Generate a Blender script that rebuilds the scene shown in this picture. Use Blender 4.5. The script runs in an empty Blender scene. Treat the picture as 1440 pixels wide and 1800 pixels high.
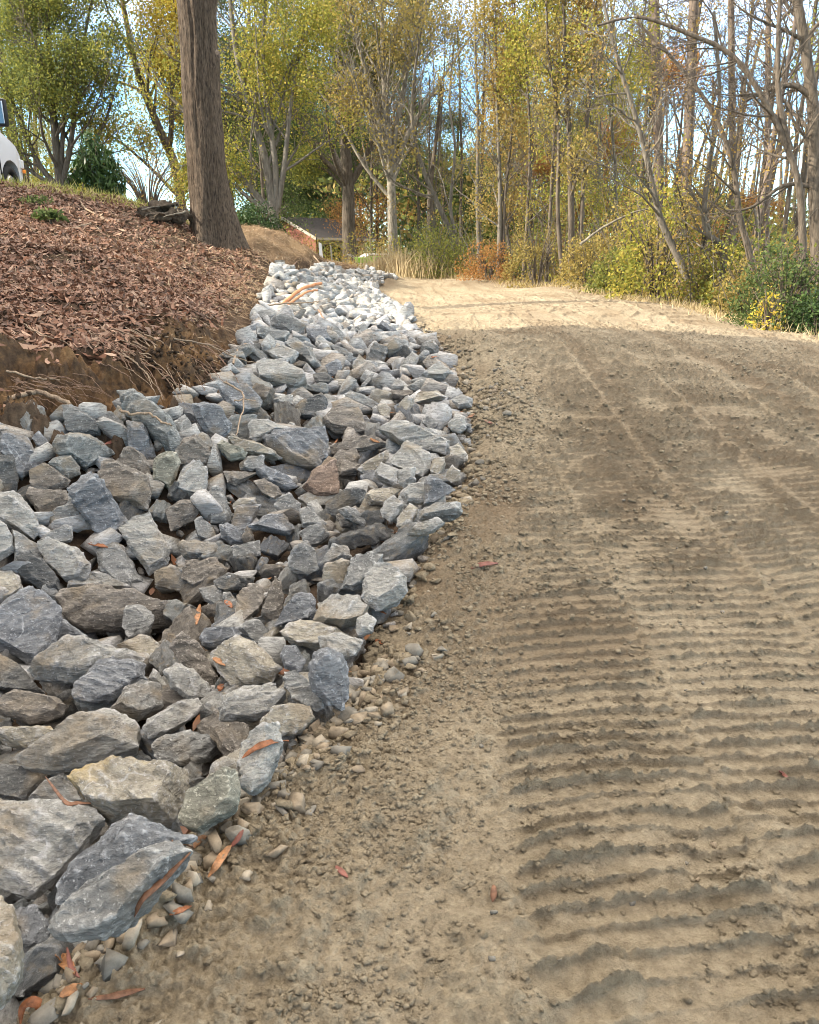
import bpy, bmesh, math, random
import numpy as np
from mathutils import Vector, Matrix

# ------------------------------------------------------------------ camera, sky, sun, exposure
S = bpy.context.scene
PITCH = math.radians(17.3); CAMH = 1.5; FPX = 1442.0
cam_d = bpy.data.cameras.new("camera"); cam = bpy.data.objects.new("camera", cam_d)
S.collection.objects.link(cam); S.camera = cam
cam.location = (0, 0, CAMH); cam.rotation_euler = (math.pi/2-PITCH, 0, 0)
cam_d.sensor_fit = 'VERTICAL'; cam_d.sensor_height = 24.0; cam_d.lens = 24.0*FPX/1800.0
cam_d.clip_start = 0.05; cam_d.clip_end = 3000
SUN_EL = math.radians(27); SUN_AZ = math.radians(-102)      # azimuth from +Y, clockwise: the sun stands to the left
w = bpy.data.worlds.new("World"); S.world = w; w.use_nodes = True
nt = w.node_tree; bgn = nt.nodes['Background']
sky = nt.nodes.new('ShaderNodeTexSky'); sky.sky_type = 'NISHITA'; sky.sun_disc = False
sky.sun_elevation = SUN_EL; sky.sun_rotation = SUN_AZ; sky.air_density = 1.0; sky.dust_density = .3; sky.ozone_density = 1.5
# bright overhead layer made up to fill the shade; lower sky dimmed by a tint
tcw = nt.nodes.new('ShaderNodeTexCoord'); sx = nt.nodes.new('ShaderNodeSeparateXYZ'); nt.links.new(tcw.outputs['Generated'], sx.inputs[0])
cr = nt.nodes.new('ShaderNodeValToRGB'); cr.color_ramp.elements[0].position = .18; cr.color_ramp.elements[0].color = (0, 0, 0, 1); cr.color_ramp.elements[1].position = .55; cr.color_ramp.elements[1].color = (1, 1, 1, 1); nt.links.new(sx.outputs[2], cr.inputs[0])
cn = nt.nodes.new('ShaderNodeTexNoise'); cn.inputs['Scale'].default_value = 2.2; cn.inputs['Detail'].default_value = 5; nt.links.new(tcw.outputs['Generated'], cn.inputs['Vector'])
cm = nt.nodes.new('ShaderNodeMath'); cm.operation = 'MULTIPLY_ADD'; nt.links.new(cn.outputs[0], cm.inputs[0]); cm.inputs[1].default_value = .5; cm.inputs[2].default_value = .5
cf = nt.nodes.new('ShaderNodeMath'); cf.operation = 'MULTIPLY'; nt.links.new(cr.outputs[0], cf.inputs[0])
cy = nt.nodes.new('ShaderNodeMapRange'); cy.interpolation_type = 'SMOOTHSTEP'; nt.links.new(sx.outputs[1], cy.inputs[0]); cy.inputs[1].default_value = -.55; cy.inputs[2].default_value = .45; cy.inputs[3].default_value = .0; cy.inputs[4].default_value = 1.0
nt.links.new(cm.outputs[0], cf.inputs[1]); cc = nt.nodes.new('ShaderNodeMix'); cc.data_type = 'RGBA'; nt.links.new(cy.outputs[0], cc.inputs[0]); cc.inputs[6].default_value = (2.9, 2.45, 1.95, 1); cc.inputs[7].default_value = (8.0, 7.2, 6.2, 1)   # added glow, stronger ahead so that faces turned back stay darker
mxs = nt.nodes.new('ShaderNodeMix'); mxs.data_type = 'RGBA'; nt.links.new(cf.outputs[0], mxs.inputs[0]); nt.links.new(cc.outputs[2], mxs.inputs[7])
tint = nt.nodes.new('ShaderNodeMix'); tint.data_type = 'RGBA'; tint.blend_type = 'MULTIPLY'; tint.inputs[0].default_value = 1; tint.inputs[7].default_value = (.40, .54, .64, 1)
nt.links.new(sky.outputs[0], tint.inputs[6]); nt.links.new(tint.outputs[2], mxs.inputs[6]); nt.links.new(mxs.outputs[2], bgn.inputs[0]); bgn.inputs[1].default_value = 0.15
sd = bpy.data.lights.new("sun", 'SUN'); sun = bpy.data.objects.new("sun", sd); S.collection.objects.link(sun)
sd.energy = 2.05; sd.angle = math.radians(0.6); sd.color = (1.0, 0.90, 0.74)
to_sun = Vector((math.sin(SUN_AZ)*math.cos(SUN_EL), math.cos(SUN_AZ)*math.cos(SUN_EL), math.sin(SUN_EL)))
sun.rotation_euler = to_sun.to_track_quat('Z', 'Y').to_euler()
S.view_settings.view_transform = 'Standard'; S.view_settings.look = 'None'; S.view_settings.exposure = 2.55; S.view_settings.gamma = 1.0
S.cycles.filter_width = 1.0; S.cycles.max_bounces = 6; S.cycles.transparent_max_bounces = 6

# ------------------------------------------------------------------ helpers
COL = S.collection
rng = np.random.default_rng(11); random.seed(11)
CP, SP = math.cos(PITCH), math.sin(PITCH)
def dirv(u, v):
    a = (u-720)/FPX; b = (900-v)/FPX
    return np.array((a, CP+b*SP, -SP+b*CP))
def atY(u, v, Y):                       # the point of the view ray through photo pixel (u, v) at distance Y
    d = dirv(u, v); return np.array((0, 0, CAMH)) + d*(Y/d[1])
def atZ(u, v, z):
    d = dirv(u, v); return np.array((0, 0, CAMH)) + d*((z-CAMH)/d[2])
def proj(P):
    P = np.asarray(P, float)-np.array((0, 0, CAMH))
    f = P[..., 1]*CP-P[..., 2]*SP; up = P[..., 1]*SP+P[..., 2]*CP
    return np.stack([720+FPX*P[..., 0]/f, 900-FPX*up/f], -1)

def _h(ix, iy, iz, seed):
    n = (ix*374761393+iy*668265263+iz*2147483647+seed*1274126177) & 0xFFFFFFFF
    n = ((n ^ (n >> 13))*1274126177) & 0xFFFFFFFF
    n = (n ^ (n >> 16))*2246822519 & 0xFFFFFFFF
    return ((n ^ (n >> 15)) & 0xFFFFFF)/float(0xFFFFFF)
def noise3(x, y, z, seed=0):
    x, y, z = np.broadcast_arrays(x, y, z)
    fx, fy, fz = np.floor(x), np.floor(y), np.floor(z)
    ix, iy, iz = fx.astype(np.int64), fy.astype(np.int64), fz.astype(np.int64)
    a, b, c = x-fx, y-fy, z-fz
    a, b, c = a*a*(3-2*a), b*b*(3-2*b), c*c*(3-2*c)
    r = 0
    for dx in (0, 1):
        for dy in (0, 1):
            for dz in (0, 1):
                r = r+_h(ix+dx, iy+dy, iz+dz, seed)*(a if dx else 1-a)*(b if dy else 1-b)*(c if dz else 1-c)
    return r*2-1
def noise2(x, y, seed=0):
    x, y = np.broadcast_arrays(x, y)
    fx, fy = np.floor(x), np.floor(y); ix, iy = fx.astype(np.int64), fy.astype(np.int64)
    a, b = x-fx, y-fy; a, b = a*a*(3-2*a), b*b*(3-2*b); z = ix*0
    return 2*(_h(ix, iy, z, seed)*(1-a)*(1-b)+_h(ix+1, iy, z, seed)*a*(1-b)+_h(ix, iy+1, z, seed)*(1-a)*b+_h(ix+1, iy+1, z, seed)*a*b)-1
def fbm2(x, y, f, octv, seed=0, g=.5):
    r = 0; am = 1.0
    for k in range(octv):
        r = r+am*noise2(x*f+k*17.3, y*f-k*9.1, seed+k); f *= 2.03; am *= g
    return r
def cellular(x, y, f, seed=0):
    # distance to the closest of one random point per cell
    x = x*f; y = y*f; fx, fy = np.floor(x), np.floor(y); ix, iy = fx.astype(np.int64), fy.astype(np.int64); best = np.full(np.broadcast(x, y).shape, 9.0)
    for dx in (-1, 0, 1):
        for dy in (-1, 0, 1):
            px = fx+dx+_h(ix+dx, iy+dy, ix*0, seed); py = fy+dy+_h(ix+dx, iy+dy, ix*0, seed+9); best = np.minimum(best, (px-x)**2+(py-y)**2)
    return np.sqrt(best)
def sst(a, b, x):
    t = np.clip((x-a)/(b-a), 0, 1); return t*t*(3-2*t)

def mesh_np(name, V, F, mats=(), smooth=False, link=True, parent=None):
    """V (n,3), F (m,k) of one polygon size"""
    V = np.ascontiguousarray(V, dtype=np.float32); F = np.ascontiguousarray(F, dtype=np.int32)
    me = bpy.data.meshes.new(name); k = F.shape[1]
    me.vertices.add(len(V)); me.vertices.foreach_set('co', V.ravel())
    me.loops.add(F.size); me.loops.foreach_set('vertex_index', F.ravel())
    me.polygons.add(len(F)); me.polygons.foreach_set('loop_start', np.arange(0, F.size, k, dtype=np.int32))
    me.polygons.foreach_set('loop_total', np.full(len(F), k, dtype=np.int32))
    if smooth: me.polygons.foreach_set('use_smooth', np.ones(len(F), dtype=bool))
    me.update(calc_edges=True)
    for m in mats: me.materials.append(m)
    if not link: return me
    o = bpy.data.objects.new(name, me); COL.objects.link(o); o.parent = parent
    return o
def tag(o, label=None, cat=None, group=None, kind=None):
    if label: o['label'] = label
    if cat: o['category'] = cat
    if group: o['group'] = group
    if kind: o['kind'] = kind
    return o
def empty(name, loc, rz=0):
    o = bpy.data.objects.new(name, None); COL.objects.link(o); o.location = loc; o.rotation_euler = (0, 0, rz); return o

# ------------------------------------------------------------------ materials
def new_mat(name, rough=.9):
    m = bpy.data.materials.new(name); m.use_nodes = True
    n = m.node_tree; b = n.nodes['Principled BSDF']; b.inputs['Roughness'].default_value = rough
    b.inputs['Specular IOR Level'].default_value = .25
    return m, n, b
def N(n, t, **kw):
    x = n.nodes.new(t)
    for k, v in kw.items():
        if k in x.inputs: x.inputs[k].default_value = v
        else: setattr(x, k, v)
    return x
def noise_n(n, co, scale, detail=6, rough=.6, dist=0):
    x = N(n, 'ShaderNodeTexNoise'); x.inputs['Scale'].default_value = scale; x.inputs['Detail'].default_value = detail
    x.inputs['Roughness'].default_value = rough; x.inputs['Distortion'].default_value = dist
    n.links.new(co, x.inputs['Vector']); return x.outputs[0]
def ramp(n, fac, stops):
    r = N(n, 'ShaderNodeValToRGB'); e = r.color_ramp.elements
    while len(e) < len(stops): e.new(.5)
    for i, (p, c) in enumerate(stops):
        e[i].position = p; e[i].color = (*c, 1) if len(c) == 3 else c
    n.links.new(fac, r.inputs[0]); return r.outputs[0]
def mixc(n, fac, a, b, mode='MIX'):
    x = N(n, 'ShaderNodeMix', data_type='RGBA', blend_type=mode)
    for i, v in ((0, fac), (6, a), (7, b)):
        if hasattr(v, 'is_output'): n.links.new(v, x.inputs[i])
        else: x.inputs[i].default_value = v if i == 0 else (*v, 1)
    return x.outputs[2]
def bump(n, b, h, strength, dist, prev=None):
    x = N(n, 'ShaderNodeBump'); x.inputs['Strength'].default_value = strength; x.inputs['Distance'].default_value = dist
    n.links.new(h, x.inputs['Height'])
    if prev is not None: n.links.new(prev, x.inputs['Normal'])
    n.links.new(x.outputs[0], b.inputs['Normal']); return x.outputs[0]
def gcoord(n, obj=False):
    return N(n, 'ShaderNodeTexCoord').outputs['Object'] if obj else N(n, 'ShaderNodeNewGeometry').outputs['Position']
def simple_mat(name, col, rough=.6, metal=0, var=.0, scale=8, bmp=0):
    m, n, b = new_mat(name, rough); b.inputs['Metallic'].default_value = metal
    if var:
        c = gcoord(n, True); f = noise_n(n, c, scale, 5)
        k = ramp(n, f, [(.3, tuple(x*(1-var) for x in col)), (.7, tuple(min(1, x*(1+var)) for x in col))])
        n.links.new(k, b.inputs[0])
        if bmp: bump(n, b, f, .6, bmp)
    else: b.inputs[0].default_value = (*col, 1)
    return m

def soil_mat():
    m, n, b = new_mat('road_soil', .97); b.inputs['Specular IOR Level'].default_value = .12
    c = gcoord(n)
    a = noise_n(n, c, 1.3, 4); f = noise_n(n, c, 28, 8, .7); g = noise_n(n, c, 130, 6, .7)
    big = ramp(n, a, [(.3, (.315, .262, .180)), (.7, (.400, .342, .245))])
    k = mixc(n, ramp(n, f, [(.36, (0, 0, 0)), (.64, (1, 1, 1))]), (.66, .64, .62), (1.18, 1.18, 1.17)); col = mixc(n, .9, big, k, 'MULTIPLY')
    sp = ramp(n, g, [(.60, (0, 0, 0)), (.72, (1, 1, 1))]); col = mixc(n, sp, col, (.40, .34, .25))
    at = N(n, 'ShaderNodeAttribute', attribute_name='damp')  # damp soil tone together with shade painted on the ridges
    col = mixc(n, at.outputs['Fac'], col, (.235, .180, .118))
    n.links.new(col, b.inputs[0])
    p = bump(n, b, f, 1, .035); bump(n, b, g, 1, .012, p)
    return m
def bank_mat():
    m, n, b = new_mat('bank_soil', .97); b.inputs['Specular IOR Level'].default_value = .1
    c = gcoord(n); a = noise_n(n, c, 2.2, 6, .65); f = noise_n(n, c, 22, 8, .7); g = noise_n(n, c, 90, 5, .7)
    big = ramp(n, a, [(.3, (.045, .032, .023)), (.55, (.095, .064, .042)), (.72, (.15, .105, .068))])
    at = N(n, 'ShaderNodeAttribute', attribute_name='clay')
    cl = ramp(n, a, [(.3, (.12, .07, .036)), (.6, (.23, .14, .07)), (.8, (.30, .20, .11))])
    col = mixc(n, mixc(n, 1, at.outputs['Fac'], ramp(n, noise_n(n, c, 5, 6, .7), [(.42, (.0, .0, .0)), (.56, (1, 1, 1))]), 'MULTIPLY'), big, cl)
    st = N(n, 'ShaderNodeAttribute', attribute_name='straw')
    col = mixc(n, st.outputs['Fac'], col, (.36, .25, .14))
    k = mixc(n, f, (.45, .45, .45), (1.4, 1.4, 1.4)); col = mixc(n, .8, col, k, 'MULTIPLY')
    n.links.new(col, b.inputs[0])
    p = bump(n, b, f, .9, .04); bump(n, b, g, .8, .01, p)
    return m
def dark_soil_mat():
    m, n, b = new_mat('ditch_soil', .98); c = gcoord(n); f = noise_n(n, c, 14, 8, .7)
    n.links.new(ramp(n, f, [(.3, (.035, .024, .016)), (.7, (.13, .09, .058))]), b.inputs[0]); bump(n, b, f, .9, .04); return m
def forest_floor_mat():
    m, n, b = new_mat('forest_floor', .98); c = gcoord(n); a = noise_n(n, c, 1.1, 5); f = noise_n(n, c, 18, 8, .75)
    col = ramp(n, a, [(.3, (.10, .085, .035)), (.55, (.16, .12, .06)), (.75, (.22, .17, .09))])
    k = mixc(n, f, (.3, .3, .3), (1.5, 1.5, 1.5)); n.links.new(mixc(n, .9, col, k, 'MULTIPLY'), b.inputs[0]); bump(n, b, f, 1, .05); return m

TONES = {'b': ((.120, .130, .142), (.260, .272, .284)), 's': ((.160, .165, .162), (.315, .318, .306)), 'd': ((.075, .080, .082), (.170, .170, .162)),
         'g': ((.165, .176, .172), (.300, .310, .298)), 'p': ((.255, .256, .240), (.460, .452, .415)), 'c': ((.300, .275, .222), (.510, .470, .385)),
         'n': ((.130, .118, .102), (.268, .244, .212)), 'y': ((.270, .245, .190), (.470, .440, .370)), 'o': ((.170, .172, .140), (.320, .318, .262)),
         'r': ((.150, .105, .080), (.270, .205, .160))}
def rock_mat(t):
    m, n, b = new_mat('rock_'+t, .82); lo, hi = TONES[t]
    tc = N(n, 'ShaderNodeTexCoord').outputs['Object']; oi = N(n, 'ShaderNodeObjectInfo')
    add = N(n, 'ShaderNodeVectorMath', operation='ADD'); n.links.new(tc, add.inputs[0])
    mul = N(n, 'ShaderNodeMath', operation='MULTIPLY'); n.links.new(oi.outputs['Random'], mul.inputs[0]); mul.inputs[1].default_value = 57.0
    n.links.new(mul.outputs[0], add.inputs[1]); c0 = add.outputs[0]
    mp = N(n, 'ShaderNodeMapping'); n.links.new(c0, mp.inputs[0]); mp.inputs['Scale'].default_value = (1, 1.5, 5.5); mp.inputs['Rotation'].default_value = (.5, .35, .2); c = mp.outputs[0]
    a = noise_n(n, c, 2.6, 8, .65, .6); f = noise_n(n, c, 17, 10, .72, .3); g = noise_n(n, c0, 75, 4, .7)
    col = ramp(n, a, [(.32, lo), (.66, hi)])
    k = mixc(n, ramp(n, f, [(.35, (0, 0, 0)), (.65, (1, 1, 1))]), (.60, .60, .61), (1.22, 1.22, 1.2)); col = mixc(n, .9, col, k, 'MULTIPLY')
    v = N(n, 'ShaderNodeTexVoronoi', feature='DISTANCE_TO_EDGE'); v.inputs['Scale'].default_value = 5.5
    wn = N(n, 'ShaderNodeTexNoise'); wn.inputs['Scale'].default_value = 6; wn.inputs['Detail'].default_value = 6; n.links.new(c0, wn.inputs['Vector'])
    va = N(n, 'ShaderNodeMix', data_type='VECTOR'); va.inputs[0].default_value = .22; n.links.new(c0, va.inputs[4]); n.links.new(wn.outputs[1], va.inputs[5]); n.links.new(va.outputs[1], v.inputs['Vector'])
    vein = ramp(n, v.outputs[0], [(0, (1, 1, 1)), (.035, (0, 0, 0))])
    msk = ramp(n, noise_n(n, c0, 5, 3), [(.50, (0, 0, 0)), (.66, (.75, .75, .75))])
    vm = mixc(n, 1, vein, msk, 'MULTIPLY'); pale = tuple(min(.62, x*1.75+.06) for x in hi)
    col = mixc(n, vm, col, pale)
    sp = ramp(n, g, [(.58, (0, 0, 0)), (.66, (.7, .7, .7))]); col = mixc(n, sp, col, pale)
    ge = N(n, 'ShaderNodeNewGeometry')
    pe = ramp(n, ge.outputs['Pointiness'], [(.515, (0, 0, 0)), (.56, (.85, .85, .85))])
    pm = mixc(n, 1, pe, ramp(n, f, [(.35, (.1, .1, .1)), (.6, (1, 1, 1))]), 'MULTIPLY'); col = mixc(n, pm, col, pale)
    # settled dust and iron stains with outlines of their own
    ds = ramp(n, noise_n(n, c0, 3.1, 6, .6), [(.54, (0, 0, 0)), (.68, (.8, .8, .8))])
    dust = (.30, .245, .17) if t != 'y' else (.62, .45, .17)
    col = mixc(n, ds, col, dust)
    n.links.new(col, b.inputs[0])
    p = bump(n, b, a, .5, .06); p = bump(n, b, f, .85, .05, p); bump(n, b, g, .7, .012, p)
    return m
RM = {t: rock_mat(t) for t in TONES}

def leaf_mat(name, cols, transl=.45, rough=.75, hue=.0):
    m, n, b = new_mat(name, rough); b.inputs['Specular IOR Level'].default_value = .2
    ge = N(n, 'ShaderNodeNewGeometry'); rp = ge.outputs['Random Per Island']
    k = len(cols); c = ramp(n, rp, [((i+.5)/k, x) for i, x in enumerate(cols)])
    big = noise_n(n, ge.outputs['Position'], .55, 3); c = mixc(n, .55, c, mixc(n, big, (.62, .66, .7), (1.35, 1.3, 1.2)), 'MULTIPLY')
    n.links.new(c, b.inputs[0])
    if transl:
        tr = N(n, 'ShaderNodeBsdfTranslucent'); n.links.new(c, tr.inputs[0]); mx = N(n, 'ShaderNodeMixShader'); mx.inputs[0].default_value = transl
        n.links.new(b.outputs[0], mx.inputs[1]); n.links.new(tr.outputs[0], mx.inputs[2]); n.links.new(mx.outputs[0], n.nodes['Material Output'].inputs[0])
    return m
def bark_mat(name, lo, hi, sc=(9, 9, 1.6), depth=.03):
    m, n, b = new_mat(name, .95); tc = gcoord(n, True)
    mp = N(n, 'ShaderNodeMapping'); mp.inputs['Scale'].default_value = sc; n.links.new(tc, mp.inputs[0])
    f = noise_n(n, mp.outputs[0], 1.7, 8, .7, .4); g = noise_n(n, tc, 1.3, 3)
    c = ramp(n, f, [(.34, lo), (.62, hi)]); c = mixc(n, .6, c, mixc(n, g, (.6, .6, .6), (1.4, 1.4, 1.4)), 'MULTIPLY')
    n.links.new(c, b.inputs[0]); bump(n, b, f, .9, depth); return m

# ------------------------------------------------------------------ terrain
CTRL = []          # (x, y, z)
def cY(u, v, Y): CTRL.append(tuple(atY(u, v, Y)))
def cZ(u, v, z): CTRL.append(tuple(atZ(u, v, z)))
for x, y, z in ((0, -3, 0), (3, -3, -.05), (-4, -3, .2), (0, 0, -.02), (1.5, 0, -.02), (4, 0, -.06), (0, 1.4, 0), (1, 1.4, 0), (2.2, 1.4, -.02), (4.5, 1.4, -.06), (.3, 2.6, .05), (1.5, 2.6, .04), (3.5, 2.6, 0),
                (.55, 4.4, .19), (2, 4.4, .16), (4, 4.4, .1), (7, 4.4, -.1), (.7, 6.3, .34), (2.5, 6.3, .31), (5, 6.3, .2), (7, 6.3, .05), (1, 9, .60), (3, 9, .48), (5.5, 9, .32), (7, 9, .2), (1, 12.5, .66), (3.5, 12.5, .55), (0, 18, .68), (2.5, 18, .67)): CTRL.append((x, y, z))
for u, v, Y in ((1440, 600, 12), (1200, 545, 16), (1000, 507, 22), (850, 492, 27), (700, 479, 34), (760, 500, 26), (650, 482, 33)): cY(u, v, Y)
for x, y, z in ((-5, 40, 1.05), (-11, 46, 1.2), (8.5, 12, -.5), (8, 16, -.3), (7, 22, -.1), (5.5, 27, .1), (3, 34, .3), (14, 12, -1), (14, 22, -1), (14, 34, -.8), (0, 45, .6), (30, 20, -1.5), (30, 50, -1), (0, 60, .3), (-10, 60, .4),
                (-9, 76, .3), (0, 90, 0), (30, 90, -.5), (-30, 90, 1.5), (11, 4, -.8), (12, -3, -.8)): CTRL.append((x, y, z))
# left bank
for u, v, Y in ((0, 325, 16), (100, 336, 16.5), (200, 352, 17), (260, 375, 17), (330, 398, 16), (380, 432, 15), (0, 450, 9.8), (0, 550, 7.3), (0, 645, 5.75), (0, 750, 5.15),
                (200, 550, 7.7), (200, 450, 11), (400, 500, 12.5), (300, 550, 8.6), (400, 455, 15), (200, 652, 6.1), (200, 722, 5.6), (350, 580, 8.2), (370, 685, 6.25), (440, 600, 8.7), (450, 560, 10.5),
                (500, 505, 16), (500, 412, 22), (435, 446, 15), (440, 432, 20), (565, 455, 23), (535, 436, 23), (620, 468, 26), (690, 484, 30), (520, 492, 19), (600, 490, 23), (680, 493, 27), (100, 400, 13), (300, 450, 13)): cY(u, v, Y)
for x, y, z in ((-4, 27, 1.5), (-6, 34, 1.4), (-8, 24, 2.2), (-9, 20, 2.6), (-10.5, 23, 2.65), (-4.8, 24, 1.75), (-5.3, 27, 1.75), (-12.5, 25, 2.9), (-14, 32, 3.8), (-20, 25, 4.0), (-12, 16, 3.0), (-12, 8, 2.6), (-10, 2, 1.8), (-18, 0, 2.6), (-20, 12, 3.6), (-9, 40, 2.2), (-25, 45, 3.5), (-4, 6, .9+.3), (-6, 7.5, 1.5), (-5, 5.3, .75)): CTRL.append((x, y, z))
# ditch
for u, v, Y in ((190, 1110, 4.0), (330, 1060, 4.05), (420, 950, 4.6), (560, 850, 5.4), (600, 720, 7.1), (600, 600, 9.9), (600, 540, 13.6), (620, 507, 19), (0, 1300, 2.9), (0, 1100, 3.7), (0, 900, 4.55),
                (100, 1000, 4.1), (150, 1200, 3.3), (300, 1250, 2.95), (300, 1400, 2.42), (100, 1500, 2.2), (0, 1700, 1.72), (180, 870, 4.8), (350, 800, 5.2)): cY(u, v, Y)
EDGE_PX = ((0, 1830, -.08), (60, 1780, -.07), (180, 1650, -.06), (330, 1500, -.05), (430, 1400, -.03), (530, 1300, -.01), (625, 1200, .02), (710, 1050, .08), (795, 890, .18), (825, 740, .30), (795, 640, .42), (740, 590, .50), (670, 540, .57), (640, 515, .60))
EDGE = [tuple(atZ(*e)) for e in EDGE_PX]
for e in EDGE: CTRL.append(e)
for x, y, z in ((-3, 1.7, -.35), (-3, 3, -.35), (-4, 4.3, 0), (-3, 0, -.25), (-8, -6, .8), (8, -8, 0)): CTRL.append((x, y, z))
CT = np.array(CTRL); PX = CT[:, :2].copy()
def _tps(r2): return np.where(r2 > 1e-12, .5*r2*np.log(np.maximum(r2, 1e-12)), 0)
_n = len(PX); _K = _tps(((PX[:, None]-PX[None])**2).sum(-1))+np.eye(_n)*.02
_A = np.zeros((_n+3, _n+3)); _A[:_n, :_n] = _K; _A[:_n, _n] = 1; _A[:_n, _n+1:] = PX; _A[_n, :_n] = 1; _A[_n+1:, :_n] = PX.T
_W = np.linalg.solve(_A, np.r_[CT[:, 2], 0, 0, 0])
def base_h(x, y):
    x = np.asarray(x, float); y = np.asarray(y, float); sh = np.broadcast(x, y).shape
    X = np.stack([np.broadcast_to(x, sh).ravel(), np.broadcast_to(y, sh).ravel()], 1); out = np.empty(len(X))
    Xc = np.clip(X, (-32, -9), (34, 92))
    for i in range(0, len(X), 40000):
        q = Xc[i:i+40000]; out[i:i+40000] = _tps(((q[:, None]-PX[None])**2).sum(-1))@_W[:_n]+_W[_n]+q@_W[_n+1:]
    return out.reshape(sh)
_ey = np.array([e[1] for e in EDGE]+[23, 28, 31, 34, 38, 44]); _ex = np.array([e[0] for e in EDGE]+[-1.05, -.45, -1.1, -3.5, -8, -13])
_o = np.argsort(_ey); _ey, _ex = _ey[_o], _ex[_o]
_ey = np.r_[-9, .5, _ey]; _ex = np.r_[-1.4, -1.05, _ex]
def xL(y): return np.interp(y, _ey, _ex)
_by = [-9, 3, 4.2, 4.7, 5.15, 5.35, 5.6, 5.75, 6.25, 8.7, 10.5, 16, 19, 23, 27, 29, 31, 34, 44]; _bx = [-9, -9, -6.5, -4, -2.65, -2.3, -2.0, -1.75, -1.5, -1.70, -1.92, -2.28, -2.35, -1.95, -.85, -.5, -1.2, -3.6, -13.2]
def xB(y): return np.interp(y, _by, _bx)
def xR(y): return np.interp(y, [-9, 6.3, 9, 12, 16, 22, 27, 34, 40, 46], [7, 7.2, 7, 6.05, 5.4, 4.4, 2.5, -.4, -4.5, -11])
def bank_w(x, y):   # 1 on the bank, 0 elsewhere, soft edge
    return sst(.0, .25, (xB(y)-x)*np.where(y < 6.3, .55, 1))
def road_w(x, y): return sst(-.10, .22, x-xL(y))*sst(-.3, .5, xR(y)-x)

LANES = [.60, 1.22, 1.86, 2.50, 3.14, 3.8, 4.46, 5.1, 5.75, 6.4]
def detail_h(x, y):
    d = np.zeros(np.broadcast(x, y).shape)
    rw = road_w(x, y); bw = bank_w(x, y)
    # road: cleat marks across, loose berms between lanes
    s = x-np.interp(y, [0, 8, 14, 20, 27, 34], [0.05, .1, .0, -.35, -1.6, -4.2])+.10*noise2(x*.3, y*.35, 5)
    near = sst(.25, .8, x-xL(y)+.35*noise2(x*.9, y*.9, 40))
    lane = np.zeros_like(d); t = np.zeros_like(d); skew = np.zeros_like(d)
    for i, c in enumerate(LANES):
        m = sst(.335, .27, np.abs(s-c)); lane = np.maximum(lane, m); skew = np.where(np.abs(s-c) < .34, (-.20, -.12, -.16, -.22, -.1, -.18, -.14, -.2, -.12, -.16)[i]*(s-c)+i*.023, skew)
    ph = (y+skew+.040*noise2(x*2.0, y*1.0, 7)+.011*noise2(x*9, y*6, 8)+.004*noise2(x*31, y*20, 18))/.074
    fr = ph-np.floor(ph); rid = np.where(fr < .42, np.exp(-((fr-.42)/.06)**2), np.exp(-((fr-.42)/.15)**2))*(.55+.6*np.clip(noise2(x*5, ph*3.1, 111)+.6, 0, 1.3))
    brk = .35+.65*sst(-.95, -.3, fbm2(x, y, 2.0, 3, 21))
    far_fade = 1-.6*sst(16, 30, y)
    rough = fbm2(x, y, 24, 4, 31, .62); rough2 = fbm2(x, y, 9, 3, 61)
    clod = np.maximum(0, fbm2(x, y, 13, 3, 71, .6)-.15)
    cr1 = np.clip(1-1.15*cellular(x+.01*noise2(x*40, y*40, 2), y, 42, 5), 0, 1); cr2 = np.clip(1-1.15*cellular(x, y, 90, 15), 0, 1); cr3 = np.clip(1-1.25*cellular(x+.02*noise2(x*20, y*20, 3), y, 20, 25), 0, 1)
    crumb = .016*cr1**1.3+.007*cr2+.020*cr3**2*sst(0, .5, noise2(x*3, y*3, 33)); near_ok = sst(14, 7, y)
    loose = (1-lane)*(.5+.5*sst(-.3, .5, noise2(x*1.3, y*.5, 77)))
    d += rw*near*far_fade*((1+.5*sst(3.2, 6, y)*sst(12, 8, y))*rid*lane*brk*(.0160+.005*rough+.65*crumb)+loose*(.012+.035*clod+.010*rough2+.9*crumb)*(.7+.5*sst(4, 8, y)))
    d += rw*(.0022*rough+.10*crumb+.012*fbm2(x, y, 1.1, 3, 51)*sst(.1, .6, x-xL(y))+.010*clod*sst(.0, .5, rough2))
    d += rw*.075*np.exp(-((x-xL(y)-.03)/.15)**2)*sst(-.4, .4, noise2(x*2.5, y*2.5, 88))
    d += rw*(1-near)*(.014*clod+.004*rough+.008*rough2+1.1*crumb)
    d += rw*.05*np.exp(-((x-xL(y)-.45-.15*noise2(x*0, y*.8, 3))/.16)**2)*sst(5.5, 7, y)*sst(13, 11, y)       # windrow by the rock
    # bank
    d += bw*(.05*fbm2(x, y, 2.1, 4, 81)+.018*rough)
    cut = cut_w(x, y)
    d += .035*np.clip(fbm2(x, y, 5, 3, 121, .55), 0, 1)*sst(.0, .3, y-1)*sst(2.6, 1.6, y)*rw
    d += cut*(.13*fbm2(x, y, 3.3, 5, 91, .62)+.05*fbm2(x, y, 9, 4, 93, .7)+.9*crumb)+bw*.03*np.clip(clod, 0, 1)*sst(8, 6.5, y)
    d += (1-rw)*(1-bw)*(-.03+.03*fbm2(x, y, 4, 4, 95))
    d += sst(0, 2, x-xR(y))*(.12*fbm2(x, y, .6, 4, 97))
    # straw-coloured lip along the far road edge
    d += .06*np.exp(-((x-xR(y)+.1)/.45)**2)*sst(9, 12, y)
    # hummocks on the mound
    q = np.exp(-(((x+3.3)/2.0)**2+((y-22)/2.2)**2)); d += q*.16*fbm2(x, y, 1.4, 3, 99)
    return d
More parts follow.
